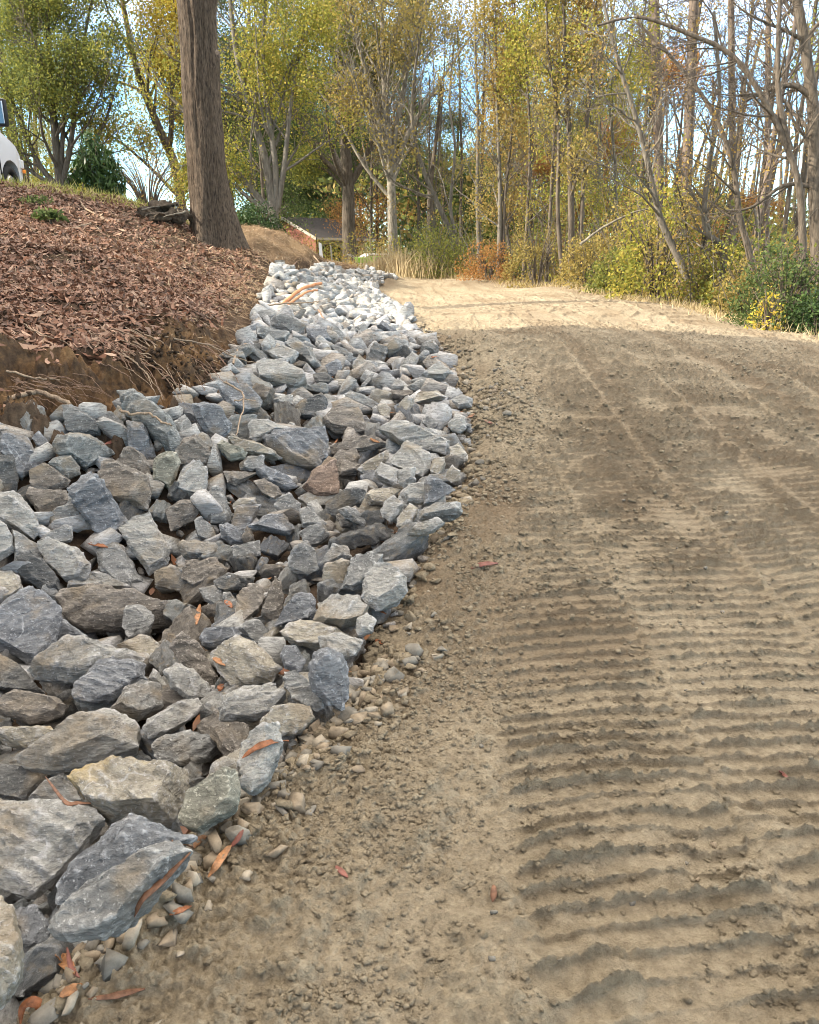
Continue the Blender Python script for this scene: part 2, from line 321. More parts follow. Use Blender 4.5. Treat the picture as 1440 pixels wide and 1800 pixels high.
def cut_w(x, y):      # the bare clay face at the foot of the bank
    e = xB(y)-x
    return np.clip(sst(-.05, .1, y-(5.05+.0*x))*sst(1.35, .9, y-4.95-.06*x*x*0)*sst(-1.35, -1.7, x)*sst(-6.5, -5, x)*1.0+sst(1.0, .35, e)*sst(-.02, .06, e)*sst(9.5, 7, y)*sst(5.6, 6, y), 0, 1)
def H(x, y): return base_h(x, y)+detail_h(np.asarray(x, float), np.asarray(y, float))

ys = [.75]
while ys[-1] < 34: ys.append(ys[-1]+(.0042 if ys[-1] < 2.4 else max(.0042, ys[-1]*.0023) if ys[-1] < 12 else ys[-1]*.006))
ys = np.r_[np.linspace(-9, .7, 22), ys, 34+np.cumsum(np.linspace(.3, 3.5, 40))]
tt = np.linspace(-1, 1, 760); lat = np.sign(tt)*(np.abs(tt)*.62+.0*tt)
lat = np.r_[-np.array([6, 4, 2.8, 2, 1.5, 1.15, .9, .78, .68]), lat, np.array([.68, .78, .9, 1.15, 1.5, 2, 2.8, 4, 6])]
Yg = np.repeat(ys[:, None], len(lat), 1); ref = np.maximum(Yg, 1.6)*1.0+.4; Xg = lat[None, :]*ref
Zb = base_h(Xg, Yg); Zg = Zb+detail_h(Xg, Yg)
V = np.stack([Xg, Yg, Zg], -1).reshape(-1, 3); nr, nc = Xg.shape
idx = np.arange(nr*nc).reshape(nr, nc)
Fq = np.stack([idx[:-1, :-1], idx[:-1, 1:], idx[1:, 1:], idx[1:, :-1]], -1).reshape(-1, 4)
cx = V[Fq[:, :1], 0].ravel(); cyy = V[Fq[:, :1], 1].ravel()
reg = np.where(cx > xR(cyy)+.6, 3, np.where((cx > xL(cyy)-.04), 0, np.where(cx < xB(cyy), 1, 2)))
reg = np.where((cyy > 46) | (cyy > 31) & (cx < xL(cyy)) & (cx < -9), 3, reg)
reg = np.where((cyy < -1) & (reg == 2), 1, reg)
MS, MB, MD, MF = soil_mat(), bank_mat(), dark_soil_mat(), forest_floor_mat()
def sub_ground(name, k, mat, attrs=()):
    f = Fq[reg == k]; u, inv = np.unique(f, return_inverse=True)
    o = mesh_np(name, V[u], inv.reshape(f.shape), [mat], smooth=True); o['kind'] = 'structure'
    for nm, fn in attrs:
        a = o.data.attributes.new(nm, 'FLOAT', 'POINT'); a.data.foreach_set('value', fn(V[u, 0], V[u, 1]).astype(np.float32))
    return o
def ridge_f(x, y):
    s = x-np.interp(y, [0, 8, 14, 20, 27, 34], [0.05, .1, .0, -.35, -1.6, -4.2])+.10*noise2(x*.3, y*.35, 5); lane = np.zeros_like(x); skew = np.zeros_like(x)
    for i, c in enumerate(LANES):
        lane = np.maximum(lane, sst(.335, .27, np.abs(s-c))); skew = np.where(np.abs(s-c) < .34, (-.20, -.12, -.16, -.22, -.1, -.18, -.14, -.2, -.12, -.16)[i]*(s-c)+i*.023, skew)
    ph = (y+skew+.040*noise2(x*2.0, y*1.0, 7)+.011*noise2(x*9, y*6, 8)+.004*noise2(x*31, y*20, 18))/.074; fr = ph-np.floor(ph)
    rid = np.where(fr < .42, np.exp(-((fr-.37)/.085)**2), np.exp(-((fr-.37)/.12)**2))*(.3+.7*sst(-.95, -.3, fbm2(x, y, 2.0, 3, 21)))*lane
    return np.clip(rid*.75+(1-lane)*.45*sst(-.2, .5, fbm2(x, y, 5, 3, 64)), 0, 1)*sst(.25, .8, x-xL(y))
def damp_and_shade_f(x, y):
    return np.clip(.5*(1+.5*sst(3, 7, y))*ridge_f(x, y)+.42*sst(-.05, .45, noise2((x-np.interp(y, [0, 8, 14, 20, 27, 34], [0.05, .1, .0, -.35, -1.6, -4.2]))*4.2, y*.22, 131))*sst(.4, 1, x-xL(y))*sst(2.5, 5, y)+.85*sst(.55, .1, x-xL(y)+.25*noise2(x*2, y*2, 4))*sst(-.3, .5, noise2(x*1.1, y*1.1, 14)+.2)+.5*sst(.25, .8, fbm2(x, y, .7, 3, 24)), 0, 1)*sst(1.5, 3, y)  # ridge term paints shade on their near faces; the rest is damp, loose soil
def straw_f(x, y):
    return np.clip(sst(18, 21, y+.6*noise2(x, y, 3))*sst(-6, -4, x)*sst(.15, .9, xB(y)-x)*(.35+.65*sst(-.4, .4, fbm2(x, y, .9, 3, 44))), 0, 1)
sub_ground('dirt_road', 0, MS, [('damp', damp_and_shade_f)])
sub_ground('bank', 1, MB, [('clay', cut_w), ('straw', straw_f)])
sub_ground('ditch_ground', 2, MD)
sub_ground('forest_ground', 3, MF)
gz = -4.0
far = mesh_np('far_ground', [(-1500, -60, gz), (1500, -60, gz), (1500, 2500, gz), (-1500, 2500, gz)], [(0, 1, 2, 3)], [MF]); far['kind'] = 'structure'

# quick height lookup on a coarse table for scattering
_tx = np.linspace(-26, 26, 521); _ty = np.linspace(-6, 60, 661); _TZ = base_h(_tx[None, :].repeat(661, 0), _ty[:, None].repeat(521, 1))
def hz(x, y):
    x = np.asarray(x, float); y = np.asarray(y, float)
    fx = np.clip((x+26)/.1, 0, 519.999); fy = np.clip((y+6)/.1, 0, 659.999); i = fx.astype(int); j = fy.astype(int); a = fx-i; b = fy-j
    return _TZ[j, i]*(1-a)*(1-b)+_TZ[j, i+1]*a*(1-b)+_TZ[j+1, i]*(1-a)*b+_TZ[j+1, i+1]*a*b
def hzd(x, y): return hz(x, y)+detail_h(np.asarray(x, float), np.asarray(y, float))
def hit(u, v, off=0.0):                 # where the line of sight meets the ground raised by off
    d = dirv(u, v); Ys = np.geomspace(.9, 60, 1500); P = np.array((0, 0, CAMH))+d*(Ys/d[1])[:, None]
    g = P[:, 2]-(hz(P[:, 0], P[:, 1])+off); k = np.argmax(g < 0) if (g < 0).any() else len(Ys)-1
    k = max(k, 1); t = g[k-1]/(g[k-1]-g[k]+1e-9); return P[k-1]*(1-t)+P[k]*t
ROCK_DATA = """
A1 b 0 0,755 12,752 50,770 77,809 69,822 38,839 21,809 0,797
A2 d 0 -12,797 23,797 31,830 33,865 -12,863
A3 b 0 55,768 68,756 79,768 99,803 83,809 69,784
A4 g 1 91,778 100,764 144,762 171,768 192,786 204,797 188,805 162,809 154,823 133,809 104,799
A5 s 0 108,711 127,711 183,748 177,765 135,763 117,757
A6 s 0 168,735 179,724 196,723 217,742 217,761 200,768 183,763 183,748
A7 b 0 223,740 250,742 262,763 275,801 269,811 258,813 225,784
A8 g 2 203,685 227,683 256,699 279,720 300,737 322,772 322,785 306,792 290,780 262,757 235,740 218,718
A9 g 2 85,813 94,805 123,799 142,820 142,834 121,842 102,832
A10 n 1 49,826 79,813 100,834 125,845 117,857 90,869 67,865 52,847
A11 b 3 119,859 142,834 160,827 177,838 202,876 225,915 215,928 196,942 173,938 158,915 127,882
A12 n 1 171,830 181,809 192,806 208,824 242,825 262,838 267,868 258,895 235,880 210,888 200,872 177,842
A13 n 0 202,818 221,788 233,784 254,799 269,845 246,826 217,824
A14 n 0 45,868 52,857 69,868 117,861 123,880 104,888 71,909 60,890
A15 s 0 84,907 104,890 127,886 140,899 133,922 104,930 90,928
A16 s 0 65,951 83,936 117,920 129,926 129,951 117,955 88,949
A18 p 1 -17,863 23,863 46,880 62,901 75,934 60,951 27,930 -17,907
A19 p 1 -17,911 12,922 23,945 27,968 12,980 -17,992
A20 s 0 21,930 40,938 71,963 73,980 27,980
A21 o 1 268,824 275,803 292,791 312,794 319,813 312,838 302,861 269,842
A22 p 2 205,925 235,905 262,898 285,940 302,965 296,990 262,1012 245,985 222,955
A23 p 1 64,950 86,944 105,955 140,965 161,993 150,1020 118,1026 80,990 66,965
A24 d 0 26,978 50,968 80,985 108,1020 105,1040 85,1044 45,1020 27,1000
A25 s 1 170,950 195,944 215,958 240,1000 256,1025 230,1032 200,1025 172,1000
A26 p 2 162,1006 175,1003 205,1018 228,1035 210,1035 165,1032
A27 s 1 272,1006 300,992 322,998 335,1012 330,1035 310,1038 272,1028
A28 n 1 97,1050 110,1033 180,1030 230,1045 300,1066 327,1078 325,1095 265,1108 220,1104 150,1102 125,1090
A29 s 3 222,1065 250,1062 272,1080 262,1105 228,1120 216,1100
A30 b 1 338,710 360,706 385,712 409,745 405,760 380,780 360,760 345,735
A31 s 0 305,740 325,728 347,760 335,778 310,760
A32 n 0 325,770 345,765 370,785 384,800 375,825 340,820 310,815 308,790
A33 s 1 338,775 355,759 368,765 378,790 360,785
A34 p 1 300,860 325,820 350,808 364,818 365,850 360,870 345,875 320,870
A35 n 1 290,895 315,880 345,878 354,895 340,915 300,935
A36 s 1 342,915 352,905 375,925 382,945 370,952 348,945
A37 s 1 364,865 378,853 392,862 402,890 410,910 400,920 370,920 362,895
A38 b 1 385,922 400,918 435,935 440,955 405,958 388,945
A39 b 1 415,890 430,886 458,888 450,905 437,930 418,935 405,925
A40 s 1 315,952 340,948 392,956 390,975 380,985 320,978
A41 n 0 325,985 380,980 400,1000 370,1025 345,1035 318,1015
A42 d 1 375,1020 400,1007 450,1015 430,1035 400,1042 380,1035
A43 s 1 350,1035 375,1028 391,1035 394,1060 385,1070 360,1055
A44 s 0 392,1040 405,1040 415,1055 405,1077 393,1070
A45 n 1 415,1045 440,1024 462,1028 468,1050 455,1075 425,1100 413,1085
A46 n 1 465,1060 483,1012 495,1020 500,1055 495,1085 480,1090 458,1080
A47 b 2 482,1100 500,1065 525,1040 545,1040 557,1060 550,1090 500,1090
A48 c 2 562,1030 575,995 605,982 615,985 605,1010 600,1040 575,1050
A49 s 2 600,1035 618,980 650,968 672,975 665,1000 640,1025 620,1038
A50 p 2 635,1050 640,1010 665,990 690,990 715,1015 715,1040 700,1055 665,1072 640,1065
A51 p 2 552,1090 558,1060 585,1045 630,1045 648,1065 640,1090 600,1100 565,1095
A52 p 2 625,1110 628,1085 645,1078 662,1090 655,1110 630,1117
A54 c 2 370,1150 385,1130 415,1117 445,1122 470,1150 497,1175 480,1200 440,1205 405,1205 380,1180
A55 p 3 383,1245 395,1225 430,1207 480,1200 505,1215 480,1245 450,1262 385,1270
A56 b 3 540,1190 550,1150 575,1135 600,1150 612,1180 615,1225 600,1250 570,1235 548,1215
A57 b 2 492,1150 500,1135 520,1133 537,1160 530,1180 500,1175
A58 s 2 498,1180 520,1175 545,1200 570,1245 555,1250 520,1230 500,1205
A59 c 1 455,1270 475,1245 510,1232 545,1240 555,1260 520,1290 460,1300
A60 b 1 350,1120 360,1105 430,1105 450,1120 410,1130 375,1138 355,1135
A61 s 1 420,1100 435,1090 455,1088 475,1110 465,1130 450,1130 425,1105
A62 n 1 300,1130 320,1108 345,1125 378,1190 375,1215 345,1180 310,1150
A63 p 2 285,1180 310,1165 340,1175 378,1215 370,1232 330,1230 300,1210
A64 p 3 252,1280 262,1265 320,1230 350,1225 357,1240 335,1265 290,1290 262,1297
A65 c 1 490,1110 520,1090 560,1092 600,1105 610,1130 560,1140 520,1130
A66 p 1 560,1120 600,1110 640,1125 625,1150 590,1160 565,1145
C1 b 3 -12,1070 12,1049 56,1030 83,1040 106,1063 112,1084 88,1147 71,1165 50,1168 25,1153 -12,1134
C2 b 1 88,1147 88,1115 112,1088 133,1105 154,1118 125,1126 100,1142
C3 c 0 -12,1001 21,1002 35,1013 40,1036 17,1051 -12,1059
C4 p 2 46,1178 83,1157 123,1122 150,1119 177,1130 208,1138 260,1155 252,1165 219,1161 133,1197 100,1199 62,1195
C5 b 3 125,1213 131,1199 173,1161 198,1150 221,1165 258,1168 260,1195 221,1201 196,1232 158,1233 127,1226
C6 c 1 206,1134 246,1116 265,1120 279,1134 275,1155 258,1165 233,1145
C7 s 2 194,1245 221,1205 250,1195 279,1199 300,1228 292,1242 242,1265 210,1249
C8 p 1 260,1192 269,1174 279,1182 302,1220 292,1215 279,1199
C9 n 1 -12,1230 25,1210 58,1215 104,1230 123,1240 112,1257 83,1270 52,1272 21,1261 -12,1247
C10 s 0 69,1199 125,1201 127,1226 104,1230 83,1218
C11 d 0 -12,1142 21,1157 48,1188 79,1220 50,1213 25,1209 -12,1218
F1 y 1 -15,1280 37,1275 89,1274 95,1283 83,1301 55,1316 18,1313 -15,1292
F2 p 3 28,1332 76,1301 138,1261 189,1249 238,1268 244,1313 199,1326 153,1344 92,1356 46,1347
F4 s 2 267,1310 290,1292 336,1281 382,1292 400,1313 376,1335 330,1347 281,1338 269,1329
F5 y 4 113,1362 147,1347 196,1333 275,1341 330,1353 336,1381 324,1411 303,1445 244,1426 196,1434 153,1411 131,1387
F6 d 1 -15,1342 61,1347 92,1356 76,1371 46,1407 -15,1399
F7 s 1 49,1407 83,1371 113,1356 134,1387 141,1405 116,1410 70,1411
F8 p 5 -15,1402 58,1407 107,1405 159,1417 186,1439 153,1466 104,1533 46,1579 -15,1564
F9 b 4 95,1555 131,1509 183,1466 226,1425 260,1436 299,1451 348,1472 306,1484 269,1491 199,1524 128,1564 101,1588
F10 s 6 84,1634 119,1573 199,1524 254,1491 296,1478 339,1494 293,1533 251,1582 226,1619 183,1646 122,1653 92,1646
F11 b 0 21,1598 61,1588 89,1622 101,1668 67,1680 31,1668
F12 c 5 -18,1567 21,1591 24,1634 43,1677 31,1717 -18,1775
F13 o 3 313,1439 327,1393 361,1368 397,1348 416,1353 425,1393 419,1414 379,1436 345,1460 324,1451
F14 p 3 418,1360 425,1310 450,1285 490,1270 497,1300 480,1330 470,1370 440,1392 425,1385
F15 n 1 361,1274 428,1268 440,1274 440,1307 413,1344 394,1332 397,1307
F16 s 1 196,1332 232,1315 263,1329 269,1338 232,1335
E1 p 2 662,752 689,738 718,740 754,763 791,775 787,805 760,794 737,784 710,782 685,765
E2 p 3 685,807 716,773 737,784 756,796 758,823 743,838 731,828 702,823 687,817
E3 p 3 658,828 670,812 698,823 698,852 681,850 662,840
E4 p 4 698,825 731,821 731,844 710,857 700,848
E5 d 4 736,790 756,794 756,807 737,800
E6 c 2 760,805 781,805 785,817 770,834 756,828
E7 c 2 791,786 806,778 822,798 814,805 789,806
E8 c 2 785,828 795,817 810,828 810,844 793,848 783,840
E9 p 3 704,867 718,850 748,846 768,867 743,882 714,884
E10 b 3 748,840 758,834 785,846 800,861 777,871 760,886 745,886
E11 c 1 639,873 650,859 685,857 706,861 685,871 675,888 650,888
E12 d 3 572,884 591,869 639,858 644,861 635,882 591,907 577,905 572,894
E13 s 3 593,896 608,888 625,892 645,919 641,925 608,911
E14 p 3 668,898 677,880 693,869 709,886 698,905 685,917 672,909
E15 c 3 698,911 720,884 737,892 733,907 722,923 706,932 698,925
E16 s 3 735,900 764,886 810,884 814,902 785,907 737,913
E17 p 4 714,940 737,921 768,909 785,917 760,932 737,940
E18 n 1 567,734 583,717 631,713 641,738 643,757 622,761 587,759 572,748
E19 n 1 579,784 614,769 639,764 664,767 683,782 660,790 622,796 583,798
E20 n 1 584,802 598,790 627,788 633,802 625,815 591,821
E21 n 2 591,828 604,807 635,815 629,828 595,838
E22 c 2 629,825 650,807 683,790 685,805 668,813 658,832 639,832
E23 r 2 530,858 550,830 578,800 590,803 596,840 595,865 560,875
E24 b 3 458,768 480,755 530,750 570,750 578,770 575,800 560,820 530,818 505,810 485,785
E25 p 2 435,745 445,737 470,738 515,755 470,762 450,775 438,770
E26 c 1 400,766 420,768 470,785 498,805 490,808 440,798 415,790
E27 o 2 380,780 390,773 435,795 430,805 405,808
E28 s 1 420,815 435,803 465,800 465,820 440,830 422,825
E29 b 2 448,822 460,817 505,835 525,855 510,860 470,850
E30 n 1 392,828 420,830 455,830 430,845 415,853 400,848
E31 n 2 445,845 465,840 490,855 498,870 485,878 462,868
E32 s 2 480,890 490,875 508,866 530,885 530,905 520,910 490,900
E33 b 3 437,925 470,905 500,900 510,915 520,930 510,938 470,932
E34 s 3 525,895 540,890 575,920 570,925 550,922 530,928
E35 s 3 525,935 545,925 570,922 580,940 560,955 540,960
E38 c 1 408,885 420,876 450,874 452,885 410,895
E39 s 1 405,960 430,958 458,950 458,975 430,985 410,980
E40 s 2 505,985 525,960 540,950 555,970 560,1000 545,1010 510,1005
E41 d 1 517,715 535,700 565,690 577,700 575,720 560,740 540,735 525,730
E42 b 2 386,680 395,670 430,672 450,690 462,710 455,722 430,728 400,712
E43 p 1 477,703 495,695 515,694 517,712 485,712
E44 p 2 605,692 616,686 643,696 668,709 658,718 629,713 610,707
E45 c 1 662,713 677,708 687,717 685,734 672,734 668,723
E46 c 1 693,717 718,694 729,700 720,723 698,733
E47 n 0 679,686 727,686 729,694 706,702 685,698
E48 c 1 733,690 768,686 785,698 754,702 725,709
E49 p 1 760,723 770,711 789,713 791,732 779,742 764,736
E50 p 1 793,702 810,692 831,700 829,715 806,717
E51 p 2 787,744 800,730 816,732 820,752 808,761 793,757
E52 s 1 741,742 750,728 770,742 760,759
E53 p 1 737,667 758,650 785,644 798,657 785,673 752,667
E54 p 2 714,680 737,667 760,671 770,680 748,686 727,686
E55 c 2 585,675 591,666 610,667 618,676 602,682
E56 s 1 635,678 650,657 658,657 648,673 639,682
E57 p 1 681,685 700,664 714,673 718,684
E58 s 1 672,680 655,669 664,663 677,667 685,678 679,686
E59 s 2 562,990 585,955 612,960 618,978 600,985 575,993
E60 n 1 590,905 625,890 650,905 640,925 600,925
G1 s 1 453,547 481,544 492,558 472,569 456,558
G2 s 2 474,561 489,552 519,558 539,572 522,586 492,579 475,574
G3 s 1 451,572 467,572 511,588 500,602 472,602 453,586
G4 p 2 465,616 497,605 528,619 519,633 511,638 483,630
G5 p 3 449,638 469,627 497,636 533,661 544,677 519,679 497,672 456,658
G6 s 2 500,602 517,591 550,613 567,647 556,649 528,627
G7 b 1 539,577 575,574 582,597 556,602 539,588
G8 b 1 569,644 594,630 600,636 600,663 578,661
G9 d 2 550,658 572,652 586,666 578,677 556,674
G10 p 1 619,641 631,622 650,638 647,652 625,666
G11 p 1 700,647 725,616 739,627 731,644 708,649
G12 p 2 736,663 772,636 797,655 783,666 750,666
G13 s 1 668,622 694,591 719,602 717,611 681,624
G14 s 1 625,574 639,566 650,586 631,588
G15 s 1 581,574 592,574 611,594 592,597 581,586
G16 s 1 583,608 594,608 622,622 617,627 592,622
G17 c 1 564,616 578,608 589,624 572,638
G18 d 1 440,608 456,602 464,611 444,627
G19 p 1 632,530 642,527 658,538 656,547 639,547
G20 p 1 592,530 611,524 628,536 619,544 597,538
G21 s 1 642,561 656,558 667,574 650,574
G22 b 1 661,572 672,563 700,583 689,588
G23 p 1 644,586 664,583 678,597 650,602
G24 p 1 719,669 744,663 769,672 747,680
G25 s 1 506,536 525,536 533,552 511,558
G26 p 1 556,597 583,602 594,611 572,616
"""
# ------------------------------------------------------------------ rocks
def rough_rock(pts, size, edge, seed, amp=.05):
    """convex hull of the points, finely divided and worn with layered noise"""
    bm = bmesh.new()
    for p in pts: bm.verts.new(p)
    r = bmesh.ops.convex_hull(bm, input=bm.verts)
    bmesh.ops.delete(bm, geom=list({g for g in r['geom_interior']+r['geom_unused'] if isinstance(g, bmesh.types.BMVert) and g.is_valid}), context='VERTS')
    bmesh.ops.dissolve_limit(bm, angle_limit=.14, verts=bm.verts, edges=bm.edges)
    bmesh.ops.bevel(bm, geom=list(bm.edges), offset=size*.018, segments=1, profile=.6, affect='EDGES', clamp_overlap=True)
    bmesh.ops.triangulate(bm, faces=bm.faces)
    for _ in range(6):
        es = [e for e in bm.edges if e.calc_length() > edge]
        if not es or len(bm.verts) > 5200: break
        bmesh.ops.subdivide_edges(bm, edges=es, cuts=1, use_grid_fill=False); bmesh.ops.triangulate(bm, faces=bm.faces)
    bmesh.ops.recalc_face_normals(bm, faces=bm.faces); bm.normal_update()
    co = np.array([v.co for v in bm.verts]); no = np.array([v.normal for v in bm.verts])
    q = co/size; R = np.array(Matrix.Rotation(seed*1.7, 3, 'X') @ Matrix.Rotation(seed*.9, 3, 'Y')); q2 = q@R.T; o = seed*7.31
    lay = noise3(q2[:, 0]*1.6+o, q2[:, 1]*1.6, q2[:, 2]*7.5, 3); big = noise3(q[:, 0]*2.2+o, q[:, 1]*2.2, q[:, 2]*2.2, 4)
    fine = noise3(q2[:, 0]*7+o, q2[:, 1]*7, q2[:, 2]*16, 5); fin2 = noise3(q[:, 0]*17+o, q[:, 1]*17, q[:, 2]*17, 6)
    step = np.round(lay*2.5)/2.5
    d = size*amp*(.6*lay+.8*step+.9*big+.65*fine+.38*fin2); co = co+no*d[:, None]
    F = np.array([[v.index for v in f.verts] for f in bm.faces]) if False else None
    bm.verts.index_update(); F = np.array([[v.index for v in f.verts] for f in bm.faces], dtype=np.int32); bm.free()
    return co, F
def finish_rock(name, co, F, mat, loc):
    o = mesh_np(name, co, F, [mat], smooth=True); o.data.set_sharp_from_angle(angle=.55); o.location = loc; return o
def in_poly(P, x, y):
    c = False; j = len(P)-1
    for i in range(len(P)):
        if (P[i][1] > y) != (P[j][1] > y) and x < (P[j][0]-P[i][0])*(y-P[i][1])/(P[j][1]-P[i][1])+P[i][0]: c = not c
        j = i
    return c
def tnorm(x, y):
    e = .35; n = np.array((-(hz(x+e, y)-hz(x-e, y))/(2*e), -(hz(x, y+e)-hz(x, y-e))/(2*e), 1.0)); return n/np.linalg.norm(n)
ROCKS = []
HERO = []      # key, tone, label-less data of every traced rock
for ln in ROCK_DATA.strip().splitlines():
    a = ln.split(); HERO.append((a[0], a[1], int(a[2]), [tuple(map(int, q.split(','))) for q in a[3:]]))
rr = random.Random(5)
for ki, (key, tone, lift, P) in enumerate(HERO):
    P = np.array(P, float); c = P.mean(0); rp = np.sqrt(((P-c)**2).sum(1)).mean()
    h0 = hit(c[0], c[1], 0.0); size = rp*np.linalg.norm(h0-np.array((0, 0, CAMH)))/FPX
    C = hit(c[0], c[1]+.15*rp, .05+.30*size+.022*lift)
    C = hit(c[0], c[1], .05+.30*size+.022*lift) if not np.isfinite(C).all() else C
    d0 = dirv(*c); view = -d0/np.linalg.norm(d0); tn = tnorm(C[0], C[1])
    n = .62*view+.5*tn+np.array((rr.uniform(-.28, .28), rr.uniform(-.2, .2), rr.uniform(-.1, .25))); n /= np.linalg.norm(n)
    cam0 = np.array((0, 0, CAMH)); out = []
    for (u, v) in P:
        d = dirv(u, v); t = np.dot(C-cam0, n)/np.dot(d, n); out.append(cam0+d*t)
    out = np.array(out); cc = out.mean(0); size = np.sqrt(((out-cc)**2).sum(1)).mean()
    th = size*rr.uniform(.55, .85); a1 = rr.uniform(.55, .8); sh = np.cross(n, (0, 0, 1.)); sh /= np.linalg.norm(sh)+1e-9; s2 = np.cross(sh, n)
    off = (sh*rr.uniform(-.18, .18)+s2*rr.uniform(-.22, .05))*size
    ring1 = cc+(out-cc)*a1+off+n*th*rr.uniform(.28, .5)
    tilt = sh*rr.uniform(-.35, .35)+s2*rr.uniform(-.3, .3); ring1 = ring1+np.outer((out-cc)@tilt, n)*.6
    back = cc+(out-cc)*.86-view*0-n*th*.55; back2 = cc+(out-cc)*.5-n*th*1.05
    pts = np.concatenate([out, ring1, back, back2])-cc
    dist = np.linalg.norm(cc-cam0); co, F = rough_rock(pts, size, max(size*.085, dist*.0045), ki+1, .05)
    o = finish_rock('rock', co, F, RM[tone], cc); ROCKS.append(dict(o=o, key=key, tone=tone, size=size, pos=cc, px=c, hero=True, P=P, asp=0))
    e = np.linalg.eigvalsh(np.cov((P-c).T)); ROCKS[-1]['asp'] = math.sqrt(e[1]/max(e[0], 1e-6))
# fill rocks: shared shapes
PROTO = []
for k in range(22):
    g = random.Random(100+k); sx, sy, sz = g.uniform(.85, 1.2), g.uniform(.6, .9), g.uniform(.34, .62); pts = []
    for _ in range(15):
        v = Vector((g.gauss(0, 1), g.gauss(0, 1), g.gauss(0, 1))).normalized(); v = Vector([math.copysign(abs(q)**.55, q) for q in v])
        pts.append(np.array((v.x*sx, v.y*sy, v.z*sz))*g.uniform(.8, 1.0))
    PROTO.append((rough_rock(pts, 1.0, .13, 50+k, .05)))
def proto_mesh(k, tone, _c={}):
    if (k, tone) not in _c:
        me = mesh_np('rock', PROTO[k][0], PROTO[k][1], [RM[tone]], smooth=True, link=False); me.set_sharp_from_angle(angle=.55); _c[(k, tone)] = me
    return _c[(k, tone)]
polys = [(h['P'], h['P'].min(0), h['P'].max(0)) for h in ROCKS]
def covered(u, v):
    return any(mn[0] < u < mx[0] and mn[1] < v < mx[1] and in_poly(P, u, v) for P, mn, mx in polys)
cells = {}; fill = []
g = random.Random(77)
for _ in range(60000):
    Y = 1.15*math.exp(g.random()*math.log(12.2/1.15)); lo, hi = max(xB(Y)-.02, -.56*Y-.5), xL(Y)+.02
    if lo >= hi: continue
    X = g.uniform(lo, hi); r = g.choice((.085, .10, .12, .14, .16))*(1.0 if Y < 9 else .9)
    if X > hi-.02-r*.6 or X-lo < r*.4 and Y > 5: continue
    key = (int(X/.3), int(Y/.3))
    if any((X-a)**2+(Y-b)**2 < ((r+q)*.80)**2 for i in (-1, 0, 1) for j in (-1, 0, 1) for a, b, q in cells.get((key[0]+i, key[1]+j), ())): continue
    z = float(hz(X, Y)); u, v = proj((X, Y, z+r*.4))
    if not (-60 < u < 1500 and v < 1850): continue
    cov = sum(covered(u+dx, v+dy) for dx, dy in ((0, 0), (.5*r*FPX/Y, 0), (-.5*r*FPX/Y, 0), (0, .3*r*FPX/Y), (0, -.3*r*FPX/Y)))
    if cov >= 5: continue
    cells.setdefault(key, []).append((X, Y, r)); fill.append((X, Y, z, r, u, v, cov))
fill.sort(key=lambda f: (-(f[3]/f[1])*(1-.13*f[6])))
print('fill rocks', len(fill))
NF = 300-len(HERO); tones = 'ssspppbbncgdn'; small = fill[NF:]
def place_fill(f):
    X, Y, z, r, u, v, cov = f; t = g.choice(tones); k = g.randrange(22)
    o = bpy.data.objects.new('rock', proto_mesh(k, t)); COL.objects.link(o)
    n = Vector(tnorm(X, Y)); q = n.to_track_quat('Z', 'Y').to_euler(); 
    M = n.to_track_quat('Z', 'Y').to_matrix() @ Matrix.Rotation(g.uniform(0, 6.28), 3, 'Z') @ Matrix.Rotation(g.gauss(0, .45), 3, 'X') @ Matrix.Rotation(g.gauss(0, .35), 3, 'Y')
    o.rotation_euler = M.to_euler(); s = r*g.uniform(1.0, 1.15); o.scale = (s*1.1, s, s*g.uniform(.9, 1.25)); sink = .15 if cov < 2 else -.02
    o.location = (X, Y, z+r*.30*(1 if cov < 2 else .2)+.02)
    ROCKS.append(dict(o=o, key=None, tone=t, size=r, pos=np.array(o.location), px=np.array((u, v)), hero=False, asp=1.4+g.random()))
for f in fill[:NF]: place_fill(f)
# the rest of the bed: small distant and buried stones as one mass
def scatter_mass(name, items, mats, label, cat, lowproto):
    Vs, Fs, Ms, off = [], [], [], 0
    for (x, y, z, s, k, R, mi) in items:
        co, F = lowproto[k]; Vs.append((co*s)@R.T+np.array((x, y, z))); Fs.append(F+off); Ms.append(np.full(len(F), mi)); off += len(co)
    o = mesh_np(name, np.concatenate(Vs), np.concatenate(Fs), mats); o.data.polygons.foreach_set('material_index', np.concatenate(Ms).astype(np.int32))
    return tag(o, label, cat, kind='stuff')
LOW = []
for k in range(16):
    q = random.Random(300+k); pts = [np.array([q.gauss(0, 1) for _ in range(3)]) for _ in range(13)]; pts = [p/np.linalg.norm(p) for p in pts]; pts = [np.sign(p)*np.abs(p)**.5*np.array((1.0, .75, .45)) for p in pts]
    bm = bmesh.new(); [bm.verts.new(p) for p in pts]; r = bmesh.ops.convex_hull(bm, input=bm.verts); bmesh.ops.triangulate(bm, faces=bm.faces)
    if k >= 8: bmesh.ops.subdivide_edges(bm, edges=bm.edges, cuts=1, smooth=.6); bmesh.ops.triangulate(bm, faces=bm.faces)
    bm.verts.index_update(); LOW.append((np.array([v.co for v in bm.verts]), np.array([[v.index for v in f.verts] for f in bm.faces], dtype=np.int32))); bm.free()
def rrot(g, flat=.5):
    return np.array(Matrix.Rotation(g.uniform(0, 6.28), 3, 'Z') @ Matrix.Rotation(g.gauss(0, flat), 3, 'X') @ Matrix.Rotation(g.gauss(0, flat), 3, 'Y'))
items = []
for f in small: items.append((f[0], f[1], f[2]+.02+.25*f[3], f[3]*1.15, g.randrange(8), rrot(g), g.choice((0, 0, 1, 2, 2, 3))))
